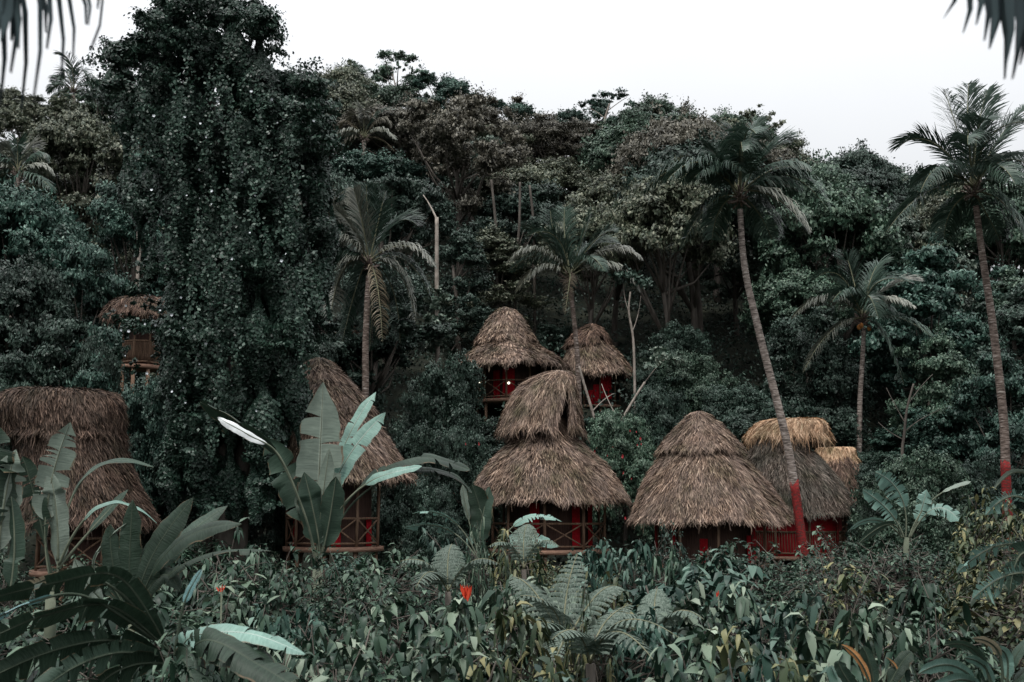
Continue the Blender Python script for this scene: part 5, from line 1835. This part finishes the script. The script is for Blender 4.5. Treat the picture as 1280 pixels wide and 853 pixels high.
# canopy top of the valley shrubs, in photo pixels, by distance
SR = [(8.8, 1.75, 812), (11.0, 2.0, 782), (13.8, 2.3, 750), (17.4, 2.6, 722), (21.6, 2.8, 703), (26.5, 2.7, 682), (31, 2.7, 672), (36, 2.8, 666)]
SANCH = [  # colour and kind layout of the foreground
    (60, 800, 'shrubdark', 'cordate'), (250, 720, 'shrubdark', 'cocoa'), (250, 800, 'shrubdark', 'coffee'), (330, 700, 'shrubdark', 'croton'), (360, 760, 'shrubpale', 'cordate'),
    (400, 820, 'shrubpale', 'cordate'), (450, 740, 'shrubdark', 'fine'), (480, 700, 'shrubdark', 'coffee'), (500, 800, 'shrubdark', 'coffee'), (560, 800, 'shrubpale', 'cocoa'),
    (600, 760, 'shrubpale', 'cocoa'), (600, 840, 'shrubolive', 'cocoa'), (640, 680, 'shrubolive', 'croton'), (690, 830, 'shrubteal', 'coffee'), (750, 710, 'shrubolive', 'cocoa'),
    (780, 840, 'shrubteal', 'cordate'), (810, 720, 'shrubdark', 'fine'), (860, 700, 'shrubteal', 'cocoa'), (900, 760, 'shrubpale', 'cocoa'), (880, 820, 'shrubdark', 'cocoa'), (950, 720, 'shrubdark', 'coffee'),
    (960, 800, 'shrubpale', 'cocoa'), (1030, 700, 'shrubdark', 'fine'), (1050, 740, 'shrubolive', 'coffee'), (1020, 830, 'shrubpale', 'cocoa'), (1100, 690, 'shrubdark', 'fine'), (1120, 760, 'shrubpale', 'coffee'), (1150, 820, 'shrubdark', 'fine'),
    (1220, 700, 'shrubolive', 'coffee'), (1240, 770, 'shrubdark', 'fine'), (150, 740, 'shrubdark', 'cocoa'), (20, 720, 'shrubdark', 'coffee'),
]
SCLEAR = [(340, 600, 485, 689, 38), (655, 600, 765, 690, 41), (860, 600, 1062, 676, 39), (655, 690, 775, 790, 13.8), (740, 765, 855, 830, 11.8), (570, 725, 597, 755, 14.0), (60, 530, 90, 700, 16.5), (0, 560, 40, 690, 13.5), (1225, 600, 1280, 750, 14.0), (130, 625, 300, 720, 11.0),
          (330, 470, 600, 690, 21.8), (1050, 585, 1215, 668, 30.5), (500, 600, 700, 690, 29.5)]
n_sh = 0
for ri, (Y0, dx, tp) in enumerate(SR):
    half = Y0 * .45 + 1.2
    X = -half + (dx / 2 if ri % 2 else .2)
    while X < half:
        x = X + rs.uniform(-.35, .35); y = Y0 + rs.uniform(-.7, .7) * (Y0 / 12)
        X += dx
        py = tp + rs.uniform(-1, 1) * min(46, 560 / y) * (1 if Y0 < 24 else .8)
        if x / y * F + 640 < 330 and Y0 > 12: py += 10
        z = P(0, py, y)[2]
        cx = 640 + x / y * F
        cy = py + 30
        if Y0 < 12.5 and cx < 400: py += 34
        k = 0
        D = dx * rs.uniform(.8, 1.2)
        rpx = D / 2 / y * F
        while k < 6 and any(y < c[4] and cx + rpx * .8 > c[0] and cx - rpx * .8 < c[2] and py < c[3] for c in SCLEAR):
            py += 14; k += 1
        z = P(0, py, y)[2]
        g = float(ground(x, y))
        if z - g < .7: continue
        best = min(SANCH, key=lambda q: (q[0] - cx) ** 2 + 1.5 * (q[1] - cy) ** 2)
        colour, kind = best[2], best[3]
        if rs.uniform() < .25: kind = ['cocoa', 'coffee', 'croton', 'cordate'][rs.randint(4)]
        if rs.uniform() < .15: colour = ['shrubdark', 'shrubteal', 'shrubpale'][rs.randint(3)]
        if Y0 > 25 and kind in ('cocoa', 'cordate') and rs.uniform() < .5: kind = 'coffee'
        pre = 'low' if z - g < 1.7 else 'tall'
        lab = unique_label([f"{CN[colour]} shrub with {KN[kind]}", f"{pre} {CN[colour]} shrub with {KN[kind]}"], cx, py + 15, LMF)
        make_shrub(lab, x, y, z, D, kind, colour, rs.randint(3))
        n_sh += 1
print('shrubs', n_sh)

# hand-placed shrubs that stand out
for (px_, py_, Y_, D_, kind_, col_, lab_) in [
    (740, 662, 28, 1.7, 'cocoa', 'shrubteal', 'upright leafy shrub standing in front of the hooded hut railing'),
    (1238, 604, 24, 2.4, 'coffee', 'shrubolive', 'tall olive shrub hiding the red foot of the tall palm'),
    (1262, 640, 22, 2.0, 'coffee', 'shrubolive', 'olive shrub behind the torn banana leaves'),
    (1040, 665, 30, 3.2, 'fine', 'shrubdark', 'rounded fine-leaved shrub at the red foot of the leaning palm'),
    (1100, 672, 27, 3.0, 'fine', 'shrubdark', 'rounded fine-leaved shrub beneath the squat banana plant'),
    (835, 655, 33, 1.3, 'coffee', 'shrubteal', 'slender blue-green shrub before the broad conical hut, touching its eave'),
    (900, 668, 33, 1.8, 'cocoa', 'shrubdark', 'dark leafy shrub covering the red wall of the broad conical hut'),
    (960, 690, 31, 2.2, 'coffee', 'shrubdark', 'shrub between the broad conical hut and the leaning palm foot'),
    (640, 640, 27, 2.0, 'croton', 'shrubolive', 'hanging-leaved olive shrub before the eave of the hooded hut'),
    (583, 742, 13.2, 1.5, 'cocoa', 'shrubpale', 'grey-green shrub carrying the red torch flower above it'),
    (300, 665, 26, 2.6, 'croton', 'shrubdark', 'dark shrub between the wild plantain and the big banana plant'),
    (402, 690, 20.5, 1.5, 'coffee', 'shrubdark', 'small dark shrub hiding the foot of the big banana plant'),
    (352, 694, 19.5, 1.7, 'cordate', 'shrubdark', 'broad-leaved dark shrub just off the foot of the big banana plant, toward the plantain'),
    (455, 694, 20, 1.8, 'coffee', 'shrubdark', 'dark shrub under the steep cone hut railing'),
    (500, 690, 24, 2.0, 'fine', 'shrubdark', 'fine-leaved shrub under the torn leaves of the young banana plant'),
    (345, 687, 31, 2.4, 'coffee', 'shrubdark', 'dark shrub against the steep cone hut platform, on the vine-draped tree side'),
    (425, 689, 32, 2.6, 'coffee', 'shrubteal', 'blue-green shrub right below the steep cone hut platform'),
    (488, 676, 31, 2.2, 'cocoa', 'shrubdark', 'dark leafy shrub at the corner of the steep cone hut below its eave'),
    (748, 672, 23, 1.5, 'cocoa', 'shrubteal', 'bushy broad-leaved shrub at the foot of the hooded hut railing'),
    (572, 735, 12.2, 1.5, 'cocoa', 'shrubpale', 'grey-green big-leaved shrub crowding the red torch flower from the front'),
    (885, 712, 14.5, 1.5, 'cocoa', 'shrubpale', 'big-leaved grey-green shrub before the door side of the broad conical hut'),
    (985, 718, 14, 1.6, 'cocoa', 'shrubteal', 'big-leaved blue-green shrub in line with the foot of the leaning palm'),
    (1078, 742, 11.5, 1.5, 'cocoa', 'shrubpale', 'big-leaved grey-green shrub just above the orange-leaved plant'),
    (805, 728, 12.5, 1.4, 'cordate', 'shrubteal', 'round-leaved shrub rising beyond the sideways arching fern'),
    (482, 728, 13, 1.5, 'cordate', 'shrubpale', 'pale round-leaved shrub between the big banana plant and the torch flower'),
    (640, 742, 11.8, 1.2, 'cocoa', 'shrubolive', 'drooping olive shrub between the torch flower and the silvery fern'),
    (420, 742, 11, 1.5, 'cordate', 'shrubpale', 'pale round-leaved shrub straight below the foot of the big banana plant'),
    (940, 758, 10.2, 1.4, 'cocoa', 'shrubolive', 'olive big-leaved shrub between the low flower spike and the orange-leaved plant'),
    (1150, 712, 17, 1.8, 'cocoa', 'shrubdark', 'dark big-leaved shrub in front of the squat banana plant'),
    (835, 672, 25, 1.2, 'cocoa', 'shrubdark', 'dark sapling under the left eave corner of the broad conical hut'),
    (595, 642, 25, 1.0, 'croton', 'shrubpale', 'slender sapling with hanging pointed leaves before the young banana plant'),
    (800, 668, 26, 1.4, 'cocoa', 'shrubteal', 'sapling between the hooded hut and the broad conical hut'),
    (655, 690, 17, 1.3, 'cordate', 'shrubpale', 'leafy sapling standing behind the silvery fern'),
    (765, 700, 16, 1.4, 'cocoa', 'shrubolive', 'sapling with drooping olive leaves beside the silvery fern'),
    (735, 745, 12.4, 1.0, 'croton', 'shrubolive', 'sapling with yellowing hanging leaves between the two pale ferns'),
    (690, 800, 9.6, 1.3, 'cocoa', 'shrubolive', 'low shrub with large yellow-green leaves in front of the silvery fern'),
    (560, 775, 10.5, 1.6, 'cocoa', 'shrubpale', 'grey-green large-leaved shrub directly below the red torch flower'),
    (880, 770, 11, 1.7, 'cocoa', 'shrubpale', 'large-leaved grey-green shrub near the low orange-red flower spike'),
    (975, 790, 10, 1.6, 'cocoa', 'shrubteal', 'large-leaved shrub beside the orange-leaved plant'),
    (940, 712, 17, 1.8, 'cocoa', 'shrubpale', 'pale-topped shrub before the red wall and leaning palm foot'),
    (860, 706, 18, 1.6, 'cordate', 'shrubteal', 'round-leaved shrub below the eave of the broad conical hut'),
    (1060, 712, 18, 2.0, 'coffee', 'shrubolive', 'yellow-tipped shrub in front of the leaning palm foot'),
    (1165, 735, 14, 1.9, 'coffee', 'shrubdark', 'dark shrub under the torn banana leaves'),
    (440, 760, 12, 1.6, 'cordate', 'shrubdark', 'dark round-leaved shrub below the big banana plant'),
    (360, 725, 14.5, 1.5, 'cordate', 'shrubteal', 'round-leaved blue-green shrub rising between plantain and big banana'),
    (275, 742, 12.3, 1.2, 'cocoa', 'shrubdark', 'dark shrub cradling the small red flower spike'),
    (898, 748, 14.7, 1.3, 'cocoa', 'shrubdark', 'dark shrub cradling the low orange-red flower spike'),
    (228, 808, 7.7, 1.0, 'coffee', 'shrubdark', 'dark shrub at the bottom edge before the low plantain'),
]:
    p = P(px_, py_, Y_)
    make_shrub(lab_, p[0], Y_, p[2], D_, kind_, col_, n_sh % 3)
    n_sh += 1

# leafy ground cover below the shrubs (nobody could count it)
n = 15000
ux = rs.uniform(-1, 1, n); uy = 6 + 42 * rs.uniform(0, 1, n) ** .8
ux = ux * (uy * .48 + 2)
uz = ground(ux, uy) + rs.uniform(.1, 1.25, n)
dv = rs.normal(size=(n, 3)); dv[:, 2] = rs.uniform(-.2, .6, n)
V, Q = blades(np.stack([ux, uy, uz], 1), dv, np.tile([0, 0, 1.0], (n, 1)) + rs.normal(0, .3, (n, 3)), rs.uniform(.14, .34, n), rs.uniform(.08, .16, n), rs.uniform(.1, .5, n), rs)
tag(obj('ground_cover', mesh('ground_cover', V, Q, M['shrubdark'])), 'dark leafy ground cover under the valley shrubs', 'ground cover', kind='stuff')

# red torch flower
b = P(583, 752, 13.2)
g = float(ground(b[0], 13.2))
t = thing('torch_flower', 'bright red torch flower standing above the grey-green shrub', 'flower', (b[0], 13.2, g))
mb = MB(); mb.tube([(0, 0, -.1), (.02, 0, (b[2] - g) * .5), (0, 0, b[2] - g)], .012, 6); mb.build('stem', M['stalk'], t, True)
B = np.tile([0, 0, b[2] - g - .02], (26, 1)) + rs.normal(0, .012, (26, 3)) + np.stack([np.zeros(26), np.zeros(26), rs.uniform(0, .07, 26)], 1)
D = rs.normal(0, .2, (26, 3)); D[:, 2] = 1
V, Q = blades(B, D, rs.normal(size=(26, 3)), rs.uniform(.11, .17, 26), rs.uniform(.03, .045, 26), np.full(26, .0), rs)
obj('bracts', mesh('bracts', V, Q, M['torch']), t)
for k, (px_, py_, Y_, lab_) in enumerate([(277, 737, 12.6, 'small red flower spike beside the wild plantain clump'), (898, 743, 15, 'orange-red flower spike low before the broad conical hut')]):
    b = P(px_, py_, Y_); g = float(ground(b[0], Y_))
    t = thing('flower_spike', lab_, 'flower', (b[0], Y_, g))
    mb = MB(); mb.tube([(0, 0, -.1), (.02, 0, (b[2] - g) * .5), (0, 0, b[2] - g)], .01, 6); mb.build('stem', M['stalk'], t, True)
    B = np.tile([0, 0, b[2] - g - .02], (12, 1)) + rs.normal(0, .01, (12, 3)); D = rs.normal(0, .3, (12, 3)); D[:, 2] = 1
    V, Q = blades(B, D, rs.normal(size=(12, 3)), rs.uniform(.04, .07, 12), rs.uniform(.012, .02, 12), np.zeros(12), rs)
    obj('petals', mesh('petals', V, Q, M['torch']), t)


# ------------------------------------------------------------------ palm fronds hanging close overhead
def overhead(label, rib_px, Y, hang, seed):
    t = thing('hanging_frond', label, 'palm frond', (0, 0, 0), 'fronds hanging close overhead')
    rnd = np.random.RandomState(seed)
    R = bez([P(x, y, Y + k * .25) for k, (x, y) in enumerate(rib_px)], 20)
    mb = MB(); mb.tube(R, np.linspace(.022, .012, 20), 6); mb.build('rib', M['frondrib'], t, True)
    vs_, qs, k = [], [], 0
    for (x, ylen, wd) in hang:
        f = (x - rib_px[0][0]) / (rib_px[-1][0] - rib_px[0][0]) * 19
        j = int(min(max(f, 0), 18))
        top = R[j] + (R[j + 1] - R[j]) * min(max(f - j, 0), 1)
        depth = rnd.uniform(-.15, .15)
        end = P(x + rnd.uniform(-22, 10), ylen, Y + depth)
        w_ = wd / F * Y / 2
        sd = norm(np.array([1, rnd.uniform(-.5, .5), .1]))
        for m, (fr_, ws) in enumerate([(0, .7), (.35, 1), (.7, .7), (1, .05)]):
            p = top * (1 - fr_) + end * fr_ + np.array([.02 * math.sin(fr_ * 3), 0, 0])
            vs_ += [p - sd * w_ * ws, p + np.array([0, .01, 0]), p + sd * w_ * ws]
        for m in range(3):
            for c in range(2):
                qs.append((k + m * 3 + c, k + m * 3 + c + 1, k + m * 3 + c + 4, k + m * 3 + c + 3))
        k += 12
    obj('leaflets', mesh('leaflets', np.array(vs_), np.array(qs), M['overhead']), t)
    o = R[0].copy()
    for ch in t.children:
        ch.data.transform(Matrix.Translation(Vector((-o).tolist())))
    t.location = o.tolist()


r_ = np.random.RandomState(5)
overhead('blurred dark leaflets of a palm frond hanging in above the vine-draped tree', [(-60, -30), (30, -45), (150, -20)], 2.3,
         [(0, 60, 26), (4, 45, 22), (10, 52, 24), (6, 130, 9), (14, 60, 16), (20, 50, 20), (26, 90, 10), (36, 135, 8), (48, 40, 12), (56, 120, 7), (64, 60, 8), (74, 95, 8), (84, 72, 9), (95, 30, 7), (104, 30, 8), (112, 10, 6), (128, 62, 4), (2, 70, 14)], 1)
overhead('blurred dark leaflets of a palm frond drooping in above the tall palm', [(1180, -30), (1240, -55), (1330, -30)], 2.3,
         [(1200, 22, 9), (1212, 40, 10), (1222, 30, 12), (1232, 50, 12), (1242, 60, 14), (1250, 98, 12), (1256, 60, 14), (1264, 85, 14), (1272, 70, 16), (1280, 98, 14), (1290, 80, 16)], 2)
